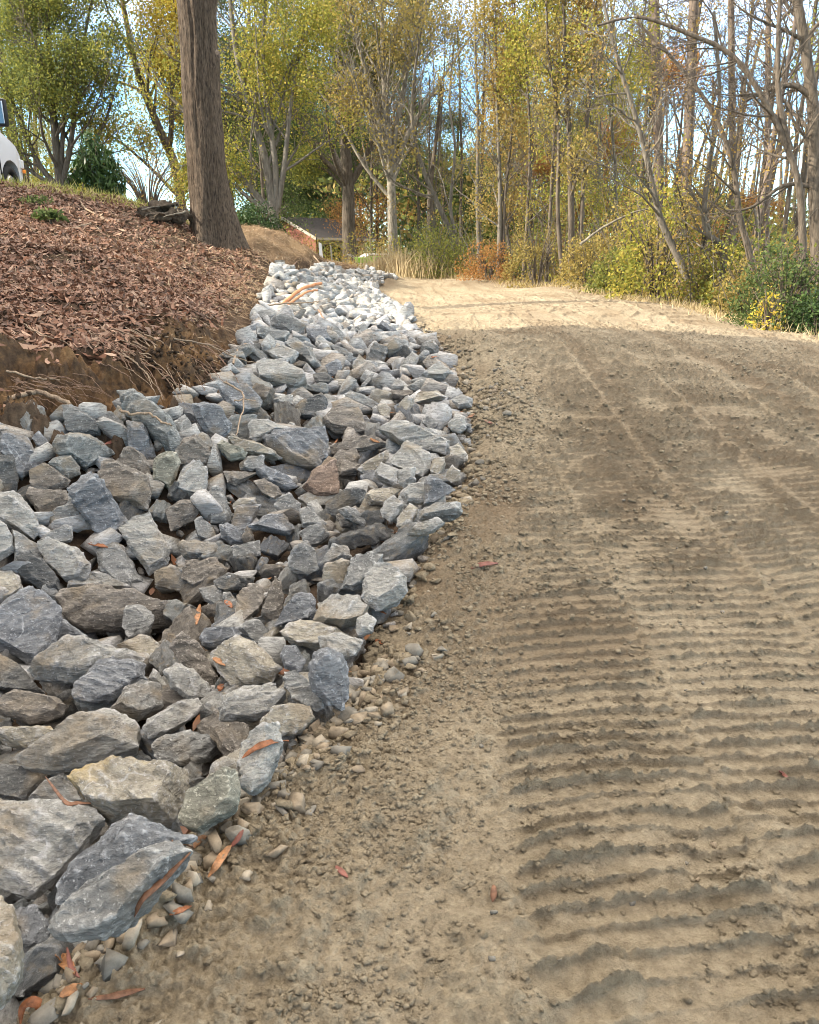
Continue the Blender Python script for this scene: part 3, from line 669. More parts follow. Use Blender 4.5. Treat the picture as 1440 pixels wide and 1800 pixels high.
cells2 = {}
for _ in range(30000):
    Y = g.uniform(12, 29.5); lo, hi = xB(Y)-.05, xL(Y)+.05
    if lo >= hi: continue
    X = g.uniform(lo, hi); r = g.uniform(.07, .15); key = (int(X/.3), int(Y/.3))
    if any((X-a)**2+(Y-b)**2 < ((r+q)*.7)**2 for i in (-1, 0, 1) for j in (-1, 0, 1) for a, b, q in cells2.get((key[0]+i, key[1]+j), ())): continue
    cells2.setdefault(key, []).append((X, Y, r)); items.append((X, Y, float(hz(X, Y))+.04+.3*r, r*1.2, g.randrange(8), rrot(g, .7), g.choice((0, 0, 0, 0, 0, 3, 1))))
cl3 = []
for _ in range(3500):      # the bed goes on beyond the frame
    Y = g.uniform(.6, 5.0); X = -.535*Y-.14-g.uniform(0, 2.4)
    if X > xB(Y)+.1 and all((X-a)**2+(Y-b)**2 > .022 for a, b in cl3) and not (-60 < proj((X, Y, float(hz(X, Y))+.1))[0] < 1500):
        cl3.append((X, Y)); items.append((X, Y, float(hz(X, Y))+.06, g.uniform(.10, .17), g.randrange(8), rrot(g, .6), g.choice((0, 0, 0, 1, 3, 3))))
# small rubble between the big rocks
for _ in range(1900):
    Y = 1.3*math.exp(g.random()*math.log(10/1.3)); lo, hi = max(xB(Y), -.56*Y-.3), xL(Y)+.02
    X = g.uniform(lo, hi); items.append((X, Y, float(hz(X, Y))+.01, g.uniform(.015, .045), g.randrange(8), rrot(g, .7), g.choice((0, 0, 3, 3, 4))))
scatter_mass('riprap', items, [RM['s'], RM['p'], RM['p'], RM['n'], RM['c']], 'bed of small broken grey stone filling the ditch along the dirt road', 'rubble', LOW)
# ------------------------------------------------------------------ trees
class Geo:
    def __init__(s): s.V, s.F, s.n = [], [], 0
    def add(s, V, F): s.V.append(V); s.F.append(F+s.n); s.n += len(V)
    def tube(s, P, R, k):
        P = np.asarray(P, float); R = np.asarray(R, float); T = np.gradient(P, axis=0); T /= np.linalg.norm(T, axis=1)[:, None]+1e-9
        up = np.array((0, 0, 1.)) if abs(T[0, 2]) < .9 else np.array((1., 0, 0))
        A = np.cross(T, up); A /= np.linalg.norm(A, axis=1)[:, None]+1e-9; B = np.cross(T, A)
        th = np.arange(k)*2*math.pi/k; ring = P[:, None]+R[:, None, None]*(np.cos(th)[None, :, None]*A[:, None]+np.sin(th)[None, :, None]*B[:, None])
        n = len(P); i = np.arange(n-1)[:, None]*k; j = np.arange(k)[None]; jn = (j+1) % k
        s.add(ring.reshape(-1, 3), np.stack([i+j, i+jn, i+k+jn, i+k+j], -1).reshape(-1, 4))
    def build(s, name, mats, smooth=True, parent=None):
        return mesh_np(name, np.concatenate(s.V), np.concatenate(s.F), mats, smooth=smooth, parent=parent)
def wander(p, d, L, n, jit, up, r_):
    P = [np.array(p, float)]; d = np.array(d, float)
    for _ in range(n):
        d = d+np.array((r_.gauss(0, jit), r_.gauss(0, jit), r_.gauss(0, jit)+up)); d /= np.linalg.norm(d); P.append(P[-1]+d*L/n)
    return np.array(P)
def perp(d, r_):
    v = np.cross(d, np.array((r_.gauss(0, 1), r_.gauss(0, 1), r_.gauss(0, 1)))); return v/(np.linalg.norm(v)+1e-9)
def smooth_path(C, n=5):
    C = np.asarray(C, float); out = []
    for i in range(len(C)-1):
        p0, p1, p2, p3 = C[max(i-1, 0)], C[i], C[i+1], C[min(i+2, len(C)-1)]
        for t in np.linspace(0, 1, n, endpoint=False): out.append(.5*((2*p1)+(-p0+p2)*t+(2*p0-5*p1+4*p2-p3)*t*t+(-p0+3*p1-3*p2+p3)*t**3))
    out.append(C[-1]); return np.array(out)
def leaf_cards(P, size, r_seed, droop=.0, asp=.6):
    g = np.random.default_rng(r_seed); n = len(P); a = g.normal(size=(n, 3)); a[:, 2] -= droop; a /= np.linalg.norm(a, axis=1)[:, None]
    b = np.cross(a, g.normal(size=(n, 3))); b /= np.linalg.norm(b, axis=1)[:, None]+1e-9; s = size*g.uniform(.6, 1.3, (n, 1))
    V = np.stack([P-a*s*.5, P+b*s*asp*.5+a*s*.05, P+a*s*.5, P-b*s*asp*.5+a*s*.05], 1).reshape(-1, 3)
    return V, np.arange(4*n).reshape(n, 4)
class Tree:
    """a trunk path that sends out limbs, branches and twigs; leaves hang in clumps along the twigs"""
    def __init__(s, seed): s.g = Geo(); s.r = random.Random(seed); s.tips = []; s.seed = seed
    def branch(s, p, d, L, R, lvl, o):
        r = s.r; n = (7, 6, 5, 4, 3)[min(lvl, 4)]; P = wander(p, d, L, n, o['jit'], o['up'][min(lvl, len(o['up'])-1)], r)
        rad = np.linspace(R, max(R*.25, o['rmin']), n+1); s.g.tube(P, rad, (9, 7, 5, 3, 3)[min(lvl, 4)]); s.kids(P, rad, L, lvl, o)
    def kids(s, P, rad, L, lvl, o):
        r = s.r
        if lvl >= o['depth']:
            for i in range(1, len(P)): s.tips.append((P[i], lvl))
            return
        if lvl >= o['depth']-1:
            for i in range(2, len(P)): s.tips.append((P[i], lvl))
        for _ in range(o['n'][lvl]):
            t = o['t0'][lvl]+(1-o['t0'][lvl])*r.random()**o.get('tp', .8); f = t*(len(P)-1); i = min(int(f), len(P)-2); q = P[i]*(1-f+i)+P[i+1]*(f-i)
            T = P[i+1]-P[i]; T /= np.linalg.norm(T)+1e-9; a = math.radians(o['ang'][lvl]+r.uniform(-12, 12)); pv = perp(T, r)
            if 'bias' in o and lvl == 0: pv = pv+np.array(o['bias'])*r.random(); pv /= np.linalg.norm(pv)
            D = T*math.cos(a)+pv*math.sin(a); l2 = L*o['len'][lvl]*(1.15-.65*t)*r.uniform(.7, 1.2); R0 = rad[i]*(1-f+i)+rad[i+1]*(f-i)
            s.branch(q, D, l2, max(R0*o['rr'][lvl], o['rmin']), lvl+1, o)
    def leaves(s, per, spread, size, droop=0, asp=.6, keep=1.0, zmin=None, sel=None):
        g = np.random.default_rng(s.seed+9); T = np.array([t[0] for t in s.tips])
        # clumps: noise in space opens gaps
        q = noise3(T[:, 0]*.55+s.seed, T[:, 1]*.55, T[:, 2]*.55, 12); T = T[q > (1-2*keep)] if keep < 1 else T
        if zmin is not None: T = T[T[:, 2] > zmin]
        P = np.repeat(T, per, 0)+g.normal(size=(len(T)*per, 3))*spread
        return leaf_cards(P, size, s.seed, droop, asp)
def make_tree(name, loc, T, bark, leafmat=None, leafargs=None, label=None, cat='tree', group=None):
    o = empty(name, loc); tag(o, label, cat, group)
    T.g.build('trunk', [bark], True, o)
    if leafmat is not None:
        V, F = T.leaves(**leafargs)
        if len(F): mesh_np('crown', V, F, [leafmat], parent=o)
    return o
def copy_tree(o, loc, rz, sc, label=None):
    c = o.copy(); COL.objects.link(c); c.location = loc; c.rotation_euler = (0, 0, rz); c.scale = (sc[0], sc[0], sc[1])
    for ch in list(o.children): d = ch.copy(); COL.objects.link(d); d.parent = c
    if label: c['label'] = label
    return c
L_YG = leaf_mat('leaf_yellow_green', [(.24, .25, .045), (.34, .30, .055), (.17, .20, .045), (.42, .33, .07)])
L_YE = leaf_mat('leaf_yellow', [(.46, .37, .05), (.52, .40, .06), (.32, .31, .06), (.48, .31, .07)])
L_OL = leaf_mat('leaf_olive', [(.15, .17, .045), (.22, .23, .05), (.30, .28, .06), (.12, .15, .05)])
L_GR = leaf_mat('leaf_green', [(.055, .085, .028), (.085, .12, .035), (.13, .16, .05), (.04, .065, .022)], .35)
L_DG = leaf_mat('leaf_dark_green', [(.030, .060, .018), (.05, .09, .025), (.075, .12, .035), (.025, .045, .015)], .2, .45)
L_BR = leaf_mat('leaf_brown', [(.24, .15, .05), (.33, .21, .06), (.20, .17, .06), (.40, .27, .08)])
L_OR = leaf_mat('leaf_orange', [(.38, .17, .055), (.42, .22, .07), (.30, .19, .07), (.26, .13, .05)])
L_GB = leaf_mat('leaf_gold_brown', [(.32, .24, .075), (.24, .21, .07), (.38, .28, .08), (.20, .165, .065)])
L_PN = leaf_mat('pine_needles', [(.09, .12, .04), (.14, .17, .05), (.20, .19, .06)], .2)
B_GR = bark_mat('bark_grey', (.075, .064, .050), (.20, .175, .14))
B_BR = bark_mat('bark_brown', (.050, .040, .030), (.155, .125, .095))
B_PL = bark_mat('bark_pale', (.085, .072, .055), (.27, .24, .19), (5, 5, 2))
B_PI = bark_mat('bark_pine', (.075, .058, .045), (.19, .145, .115), (7, 7, 2.2))
B_BIG = bark_mat('bark_furrowed', (.022, .016, .012), (.150, .112, .080), (24, 24, 5.0), .08)

# --- the big trunk on the bank
def big_trunk():
    base = atY(378, 432, 15.0); base[2] -= .05; g = Geo()
    Z = np.r_[np.linspace(-.5, 1.3, 22), np.linspace(1.4, 15, 90)]; k = 96; th = np.arange(k)*2*math.pi/k; TH, ZZ = np.meshgrid(th, Z)
    r0 = np.interp(ZZ, [-.5, .0, .3, .7, 1.3, 3.2, 4.4, 5.2, 7, 15], [.56, .47, .40, .345, .31, .285, .31, .305, .28, .22])
    fl = np.clip(1.2-ZZ, 0, 2)**1.5; r0 = r0+fl*.07*np.clip(np.cos(TH*1-5.9), 0, 1)**3+fl*.05*(np.cos(TH*4+1.3))+.03*fl*np.cos(TH*7)
    r0 += .10*np.exp(-(((ZZ-4.05)/.22)**2+((np.angle(np.exp(1j*(TH-6.1))))/.55)**2))+.05*np.exp(-(((ZZ-4.9)/.3)**2+((np.angle(np.exp(1j*(TH-4.5))))/.3)**2))
    r0 += .07*np.exp(-(((ZZ-2.9)/.15)**2+((np.angle(np.exp(1j*(TH-6.0))))/.3)**2))
    x, y = np.cos(TH), np.sin(TH); fur = noise3(x*7+.3*noise3(x*2, y*2, ZZ*1.5, 8), y*7, ZZ*.9, 41); fine = noise3(x*19, y*19, ZZ*3.3, 42)
    r0 = r0*(1+.030*noise3(x*1.6, y*1.6, ZZ*.6, 43))+.020*(1-np.abs(fur)*2)*np.clip(1, .3, 1)+.011*fine
    cxo = np.interp(ZZ, [0, 2, 4.2, 5.2, 15], [0, -.06, -.03, -.07, -.3]); V = np.stack([x*r0+cxo, y*r0, ZZ], -1).reshape(-1, 3)
    idx = np.arange(len(Z)*k).reshape(len(Z), k); nx = np.roll(idx, -1, 1)
    g.add(V, np.stack([idx[:-1], nx[:-1], nx[1:], idx[1:]], -1).reshape(-1, 4)); o = empty('tulip_tree', base)
    tag(o, 'thick dark furrowed tree trunk flaring at its foot on the leafy bank', 'tree'); g.build('trunk', [B_BIG], True, o)
    kn = Geo()
    for (zz, a, rr_, L) in ((4.62, 4.85, .085, .10), (3.0, 6.05, .07, .10)):
        c = np.array((math.cos(a), math.sin(a), 0)); p = c*(.33)+np.array((-.06, 0, zz)); p = p*np.array((.92, .92, 1)); kn.tube([p, p+c*L*.3, p+c*L*.5, p+c*L*.55], [rr_*1.25, rr_*1.05, rr_*.75, .01], 12)
    kn.build('branch_stub', [bark_mat('stub', (.06, .045, .035), (.2, .15, .11), (6, 6, 6), .02)], True, o)
    T = Tree(5); opt = dict(jit=.10, up=(.02, .04, .02, 0), n=(0, 6, 5, 4), t0=(.3, .25, .2, .2), ang=(50, 45, 45, 45), len=(.5, .5, .5, .45), rr=(.5, .5, .5, .5), rmin=.006, depth=3)
    for i in range(11):
        a = i*2.4; z = 8.2+i*.6; T.branch(np.array((.3*math.cos(a)-.1, .3*math.sin(a), z)), np.array((math.cos(a), math.sin(a), .6)), 6.0-.2*i, .12, 1, opt)
    T.g.build('limbs', [B_BR], True, o); Vl, Fl = T.leaves(per=9, spread=.28, size=.13); mesh_np('crown', Vl, Fl, [L_YG], parent=o)
big_trunk()

def path_tree(seed, pix, Y, r0, r1, opt, extra=()):
    """trunk following photo-estimated points at distance Y; returns (base, Tree) with coordinates relative to the base"""
    T = Tree(seed); P = np.array([atY(u, v, Y if np.isscalar(Y) else Y[i]) for i, (u, v) in enumerate(pix)]); base = P[0].copy(); base[2] = float(hz(base[0], base[1]))-.1; P[0] = base
    Q = smooth_path(P-base, 5); rad = np.linspace(r0, r1, len(Q)); rad[0] *= 1.35; T.g.tube(Q, rad, 10); L = np.linalg.norm(Q[-1]); T.kids(Q, rad, L, 0, opt)
    for (pp, ra, rb) in extra:
        E = np.array([atY(u, v, Y if np.isscalar(Y) else Y[0]) for u, v in pp])-base; e = smooth_path(E, 4); rd = np.linspace(ra, rb, len(e)); T.g.tube(e, rd, 7); T.kids(e, rd, np.linalg.norm(e[-1]-e[0]), 1 if opt['depth'] > 2 else 0, opt)
    return base, T
def O(**k):
    d = dict(jit=.13, up=(.05, .06, .03, 0, 0), n=(16, 7, 5, 4), t0=(.25, .2, .2, .2), ang=(48, 42, 42, 40), len=(.34, .5, .5, .5), rr=(.45, .5, .55, .6), rmin=.006, depth=3); d.update(k); return d

# left group
b, T = path_tree(21, [(108, 335), (100, 270), (92, 180), (85, 60), (80, -80)], 31, .16, .05, O(n=(20, 8, 6), len=(.42, .5, .5), t0=(.12, .2, .15)), [([(105, 330), (70, 290), (30, 200), (-20, 60)], .12, .03), ([(108, 328), (125, 250), (140, 120), (165, -20)], .12, .03), ([(110, 330), (150, 280), (190, 200), (215, 100)], .09, .02), ([(100, 325), (60, 305), (0, 250), (-40, 180)], .08, .02), ([(106, 328), (112, 200), (118, 60)], .1, .03)])
make_tree('multi_stem_tree', b, T, B_BR, L_OL, dict(per=19, spread=.27, size=.085, keep=.56), 'broad olive-green tree with many thin stems beside the white van')
b, T = path_tree(22, [(488, 372), (470, 300), (440, 190), (415, 90), (400, -60)], 29, .17, .05, O(n=(14, 8, 6), len=(.40, .5, .5), t0=(.25, .2, .15)), [([(485, 372), (483, 280), (462, 120), (470, -40)], .14, .04), ([(482, 378), (430, 320), (370, 245), (300, 170), (240, 110)], .13, .03), ([(484, 378), (440, 350), (390, 310), (330, 300)], .09, .02), ([(488, 365), (500, 290), (512, 180), (530, 60)], .12, .03)])
make_tree('forked_tree', b, T, B_GR, L_YG, dict(per=20, spread=.28, size=.09, keep=.45), 'forked grey tree with yellow-green leaves behind the thick trunk')
b, T = path_tree(23, [(322, 385), (310, 300), (275, 215), (240, 120), (215, 0), (200, -80)], 33, .2, .05, O(n=(18, 8, 6), len=(.42, .52, .5), t0=(.25, .2, .15)), [([(316, 330), (335, 240), (320, 120), (330, 0)], .12, .04), ([(318, 350), (270, 300), (225, 260), (190, 235)], .08, .02)])
make_tree('yellow_tree', b, T, B_BR, L_YE, dict(per=21, spread=.28, size=.092, keep=.42), 'bright yellow leafy tree between the olive tree and the thick trunk')
# centre
b, T = path_tree(31, [(617, 452), (613, 400), (612, 330), (606, 250), (600, 150), (598, 0), (600, -120)], 45, .40, .14, O(n=(24, 9, 6), len=(.44, .5, .5), t0=(.30, .2, .15), rmin=.011), [([(612, 320), (560, 270), (520, 200), (500, 120)], .16, .04), ([(613, 330), (650, 260), (680, 150), (700, 30)], .18, .05), ([(613, 340), (575, 300), (535, 290)], .1, .03)])
make_tree('oak_tree', b, T, B_BR, L_OL, dict(per=18, spread=.38, size=.11, keep=.42), 'large oak with dark straight trunk in front of the brick house porch')
b, T = path_tree(32, [(692, 470), (690, 400), (688, 330), (684, 250), (676, 150), (672, 40), (668, -80)], 39, .26, .06, O(n=(24, 9, 5), len=(.42, .5, .5), t0=(.32, .2, .2), ang=(34, 36, 42), rmin=.010, jit=.09), [([(688, 350), (640, 290), (590, 200), (545, 130), (520, 20)], .09, .025), ([(688, 310), (720, 230), (770, 150), (830, 60)], .13, .03), ([(686, 290), (655, 170), (620, 40), (600, -60)], .13, .04), ([(687, 330), (700, 200), (730, 60), (740, -60)], .12, .04)])
make_tree('pale_barked_tree', b, T, B_PL, L_GB, dict(per=6, spread=.42, size=.13, keep=.45), 'pale-barked tree with a sawn knot and fanning limbs beside the green bin')
b, T = path_tree(33, [(802, 488), (800, 430), (775, 370), (745, 300), (725, 220), (730, 120), (750, 0)], 31, .12, .03, O(n=(14, 7, 4), len=(.32, .5, .5), t0=(.3, .2, .2), rmin=.007), [([(800, 410), (792, 360), (800, 260), (790, 180), (800, 60)], .07, .02)])
make_tree('curving_sapling', b, T, B_GR, L_GB, dict(per=3, spread=.3, size=.11, keep=.5), 'slender bare sapling curving and forking beside the grey-green bush')
stems = [(876, 502, 872, 18, 27, .085), (886, 503, 905, -40, 27, .06), (918, 508, 935, -30, 26, .06), (845, 496, 835, -60, 29, .08), (905, 508, 858, 60, 28, .06), (960, 512, 985, -60, 25, .06), (1004, 520, 990, -40, 24, .11), (1016, 523, 1050, -20, 24, .07), (992, 520, 960, -60, 24, .07)]
wd = ['thin straight sapling, taller of the close pair by the orange shrub', 'thin sapling leaning away from its twin by the orange shrub', 'slim sapling rising behind the yellow bush at the road bend', 'slim grey sapling between the curving sapling and the orange shrub', 'thin crossing sapling behind the close pair by the orange shrub',
      'slim sapling between the yellow bush and the dark clump of stems', 'dark stout stem of the clump at the middle of the wood edge', 'dark slender stem leaning out of the stem clump toward the pines', 'dark slender stem leaning out of the stem clump toward the road bend']
for i, (u0, v0, u1, v1, Y, r) in enumerate(stems):
    m = random.Random(i); mid = [((u0*(1-t)+u1*t)+m.uniform(-6, 6), v0*(1-t)+v1*t) for t in (.25, .5, .75)]
    b, T = path_tree(40+i, [(u0, v0)]+mid+[(u1, v1)], Y, r, r*.3, O(n=(20, 6, 4), len=(.17, .5, .5), t0=(.18, .2, .2), ang=(44, 40, 40), rmin=.005))
    make_tree('sapling', b, T, (B_GR, B_BR, B_BR)[i % 3] if i < 6 else B_BR, (L_GB, L_BR, L_YG)[i % 3], dict(per=3, spread=.24, size=.08, keep=.5), wd[i], 'tree', 'saplings along the wood edge')
# right side trees
big_r = [
 ('leaning_tree', [(1238, 562), (1200, 470), (1165, 395), (1150, 340), (1125, 230), (1090, 120), (1060, 0)], 17.5, .085, .03, O(n=(16, 7, 5), len=(.28, .5, .5), rmin=.005), B_GR, L_YG, dict(per=4, spread=.2, size=.07, keep=.45), 'leaning grey sapling with yellow-green leaves growing at the road edge', ()),
 ('curving_tree', [(1262, 562), (1264, 500), (1275, 440), (1240, 400), (1245, 300), (1265, 180), (1255, 20)], 17, .08, .03, O(n=(14, 7, 5), len=(.25, .5, .5), rmin=.005), B_GR, L_BR, dict(per=1, spread=.2, size=.06, keep=.25), 'pale crooked sapling bending at the road edge beside the leaning one', ([([(1283, 562), (1300, 480), (1330, 420), (1325, 360)], .05, .02)])),
 ('slender_tree', [(1340, 545), (1320, 460), (1300, 380), (1290, 300), (1255, 200), (1180, 100), (1120, 40)], 15.5, .07, .02, O(n=(14, 7, 5), len=(.25, .5, .5), rmin=.004), B_BR, L_BR, dict(per=1, spread=.2, size=.055, keep=.22), 'slender dark tree arching up from behind the green bush', ()),
 ('arching_tree', [(1425, 585), (1412, 440), (1405, 330), (1380, 250), (1345, 180), (1290, 100), (1200, 55), (1120, 30), (1050, 45)], 14, .065, .018, O(n=(18, 8, 6), len=(.24, .5, .5), rmin=.004, up=(.0, .0, -.02, 0)), B_BR, L_BR, dict(per=1, spread=.2, size=.05, keep=.22), 'dark tree with a long limb arching high over the wood edge', ([([(1390, 265), (1370, 180), (1368, 80), (1372, -20)], .05, .03)])),
 ('leafless_tree', [(1445, 600), (1438, 460), (1432, 330), (1430, 200), (1418, 100), (1400, -10), (1390, -90)], 15, .13, .06, O(n=(14, 8, 6), len=(.30, .5, .5), t0=(.35, .2, .2), rmin=.005), B_BR, L_BR, dict(per=1, spread=.2, size=.05, keep=.2), 'stout leafless tree at the end of the wood with a limb reaching back', ([([(1431, 175), (1395, 150), (1350, 160), (1310, 178)], .06, .02), ([(1435, 265), (1400, 220), (1370, 160)], .03, .01), ([(1432, 330), (1380, 325), (1320, 365), (1270, 370)], .045, .012)])),
]
for i, (nm, px, Y, r0, r1, opt, bk, lm, la, lb, ex) in enumerate(big_r):
    b, T = path_tree(60+i, px, Y, r0, r1, opt, ex); make_tree(nm, b, T, bk, lm, la, lb)
pines = [(1165, 575, 1150, -60, 26, .16, 'tall pine trunk, first of the pines from the road bend'), (1197, 590, 1222, -60, 24, .155, 'tall straight pine wrapped in vine behind the leaning sapling'), (1290, 600, 1285, -60, 25, .11, 'narrower pine between the vine-wrapped pine and the leaning dark pines'), (1345, 600, 1352, -60, 28, .10, 'thin distant pine rising behind the leafless limbs')]
for i, (u0, v0, u1, v1, Y, r, lb) in enumerate(pines):
    b, T = path_tree(80+i, [(u0, v0), ((u0*2+u1)/3, v0*.66+v1*.33), ((u0+u1*2)/3, v0*.33+v1*.66), (u1, v1), (u1+5, v1-160)], Y, r, r*.7, O(n=(22, 6, 4), len=(.10, .5, .5), t0=(.45, .3, .3), ang=(75, 45, 45), up=(0, .03, 0), rr=(.16, .5, .6), rmin=.006))
    make_tree('pine_tree', b, T, B_PI, L_BR, dict(per=1, spread=.25, size=.07, keep=.25), lb, 'tree', 'pines standing in the wood')
b, T = path_tree(90, [(1328, 600), (1330, 430), (1345, 330), (1362, 230), (1395, 60), (1410, -60)], 22, .085, .045, O(n=(14, 7, 5), len=(.22, .5, .5), rmin=.006)); make_tree('crooked_pine', b, T, B_PI, L_BR, dict(per=1, spread=.25, size=.08, keep=.4), 'dark leaning trunk of a forked pair behind the slender tree')
# copies behind
def woods_proto(seed, h, r, bark, lm, la, opt):
    T = Tree(seed); P = wander((0, 0, -.3), (0, 0, 1), h, 14, .035, .02, T.r); rad = np.linspace(r, r*.3, 15); rad[0] *= 1.3; T.g.tube(P, rad, 8); T.kids(P, rad, h, 0, opt)
    return T
protos = []
for i, (h, r, bk, lm, la, opt, nm) in enumerate([
    (15, .085, B_GR, L_GB, dict(per=7, spread=.32, size=.085, keep=.42), O(n=(30, 8, 5), len=(.24, .5, .5), ang=(46, 42, 42), rmin=.007, t0=(.12, .15, .2)), 'golden brown'),
    (16, .10, B_BR, L_OL, dict(per=8, spread=.36, size=.10, keep=.42), O(n=(30, 8, 5), len=(.28, .5, .5), rmin=.008, t0=(.12, .15, .2)), 'olive'),
    (14, .08, B_GR, L_YG, dict(per=7, spread=.32, size=.08, keep=.40), O(n=(28, 8, 5), len=(.26, .5, .5), rmin=.007, t0=(.10, .15, .2)), 'yellow-green'),
    (17, .10, B_BR, L_BR, dict(per=1, spread=.3, size=.07, keep=.2), O(n=(22, 8, 5), len=(.20, .55, .5), ang=(36, 38, 40), t0=(.3, .15, .15), rmin=.007), 'almost leafless'),
    (13, .12, B_BR, L_OR, dict(per=9, spread=.5, size=.12, keep=.5), O(n=(30, 8, 5), len=(.32, .5, .5), rmin=.009, t0=(.05, .15, .2)), 'orange-brown'),
    (17, .15, B_BR, L_GR, dict(per=12, spread=.55, size=.14, keep=.56), O(n=(34, 8, 5), len=(.30, .5, .5), rmin=.010, t0=(.06, .15, .2)), 'green')]):
    T = woods_proto(200+i, h, r, bk, lm, la, opt); protos.append([T, bk, lm, la, nm, None])
PLACE = [ # u, Y, kind, z-scale, xy-scale
 (735, 50, 1, 1.0, 1.0), (665, 60, 4, 1.0, .9), (760, 46, 0, .9, .8), (585, 118, 5, 1.0, 1.6), (505, 120, 5, 1.05, 1.6), (470, 42, 1, 1.0, 1.0), (420, 48, 5, .9, 1.), (655, 52, 1, 1.1, 1.0), (840, 44, 1, 1.0, .9), (880, 40, 0, 1.0, .9),
 (790, 60, 5, .6, 1.0), (900, 52, 2, 1.0, 1.0), (925, 36, 0, 1.05, .9), (960, 34, 1, 1.05, .9), (985, 45, 4, .5, .9), (1010, 32, 2, 1.0, .8), (1045, 30, 0, 1.1, .9), (1050, 45, 1, .5, 1.), (1080, 28, 2, .8, .8), (1105, 38, 3, 1.1, 1.0),
 (1125, 40, 4, .8, .9), (1185, 36, 3, 1.1, 1.0), (1265, 38, 3, 1.1, 1.1), (1310, 30, 3, 1.05, 1.0), (1375, 31, 3, 1.1, 1.0), (1400, 26, 3, 1.1, 1.0), (1440, 30, 3, 1.1, 1.0), (1470, 22, 3, 1.05, .9),
 (1220, 45, 0, .45, .8), (1300, 48, 4, .4, .8), (1380, 46, 0, .4, .8), (1440, 40, 2, .35, .8), (160, 48, 2, .55, 1.), (30, 44, 1, .8, 1.), (60, 55, 2, .8, 1.), (372, 44, 2, .45, .8),
 (-40, 38, 1, .9, 1.), (640, 85, 5, 1.1, 1.2), (1150, 60, 5, .45, .9), (950, 65, 5, .9, 1.1), (860, 70, 1, 1.0, 1.1), (1520, 28, 3, 1.1, 1.), (1560, 20, 1, 1., 1.), (530, 110, 1, 1.1, 1.6), (455, 60, 5, 1., 1.), (500, 96, 5, 1.1, 1.6), (560, 98, 5, 1.0, 1.7), (610, 95, 5, 1.1, 1.6), (450, 80, 5, 1.0, 1.5), (660, 92, 5, 1.0, 1.5)]
landm = [(0, 'the white van'), (110, 'the olive multi-stem tree'), (175, 'the drooping dark shrub'), (270, 'the yellow tree'), (380, 'the thick furrowed trunk'), (450, 'the dark green bush'), (555, 'the brick house'), (617, 'the large oak'), (692, 'the pale-barked tree'), (802, 'the curving sapling'), (880, 'the pair of thin saplings'), (940, 'the yellow bush'),
         (1004, 'the dark stem clump'), (1165, 'the first pine'), (1215, 'the vine-wrapped pine'), (1290, 'the narrower pine'), (1345, 'the thin pine'), (1432, 'the stout leafless tree')]
used_l = set()
for i, (u, Y, k, zs, xs) in enumerate(PLACE):
    p = atY(u, 500, Y); z = float(hz(p[0], p[1])) if Y < 60 else float(base_h(p[0], p[1])); loc = (p[0], p[1], z); pr = protos[k]
    nr_ = min(landm, key=lambda q: abs(q[0]-u)); side = 'straight behind' if abs(nr_[0]-u) < 14 else ('back and to one side of', 'deep behind')[Y > 45]
    cand = [f"{pr[4]} tree {s} {nr_[1]}" for s in (side, 'farther back behind', 'tall behind', 'deepest in the wood behind', 'among the trees behind')]
    lb = next((c for c in cand if c not in used_l), cand[0]+' again'); used_l.add(lb)
    if pr[5] is None: o = make_tree('woodland_tree', loc, pr[0], pr[1], pr[2], pr[3], lb, 'tree', 'trees filling the wood behind'); o.scale = (xs, xs, zs); pr[5] = o
    else: copy_tree(pr[5], loc, i*1.37, (xs, zs), lb)
# ------------------------------------------------------------------ buildings
def boxm(bm, x0, x1, y0, y1, z0, z1):
    v = [bm.verts.new(p) for p in ((x0, y0, z0), (x1, y0, z0), (x1, y1, z0), (x0, y1, z0), (x0, y0, z1), (x1, y0, z1), (x1, y1, z1), (x0, y1, z1))]
    for f in ((3, 2, 1, 0), (4, 5, 6, 7), (0, 1, 5, 4), (1, 2, 6, 5), (2, 3, 7, 6), (3, 0, 4, 7)): bm.faces.new([v[i] for i in f])
def prism(bm, prof, a0, a1, axis='x'):
    """closed profile extruded along an axis; prof in the two other axes"""
    def P(a, p): return {'x': (a, p[0], p[1]), 'y': (p[0], a, p[1]), 'z': (p[0], p[1], a)}[axis]
    A = [bm.verts.new(P(a0, p)) for p in prof]; B = [bm.verts.new(P(a1, p)) for p in prof]; n = len(prof)
    bm.faces.new(A[::-1]); bm.faces.new(B)
    for i in range(n): bm.faces.new((A[i], A[(i+1) % n], B[(i+1) % n], B[i]))
def bobj(name, bm, mat, parent=None, bevel=0, smooth=False):
    bmesh.ops.recalc_face_normals(bm, faces=bm.faces)
    if bevel: bmesh.ops.bevel(bm, geom=list(bm.edges), offset=bevel, segments=2, profile=.5, affect='EDGES', clamp_overlap=True)
    me = bpy.data.meshes.new(name); bm.to_mesh(me); bm.free(); me.materials.append(mat)
    if smooth: me.polygons.foreach_set('use_smooth', [True]*len(me.polygons)); me.set_sharp_from_angle(angle=.7)
    o = bpy.data.objects.new(name, me); COL.objects.link(o); o.parent = parent; return o
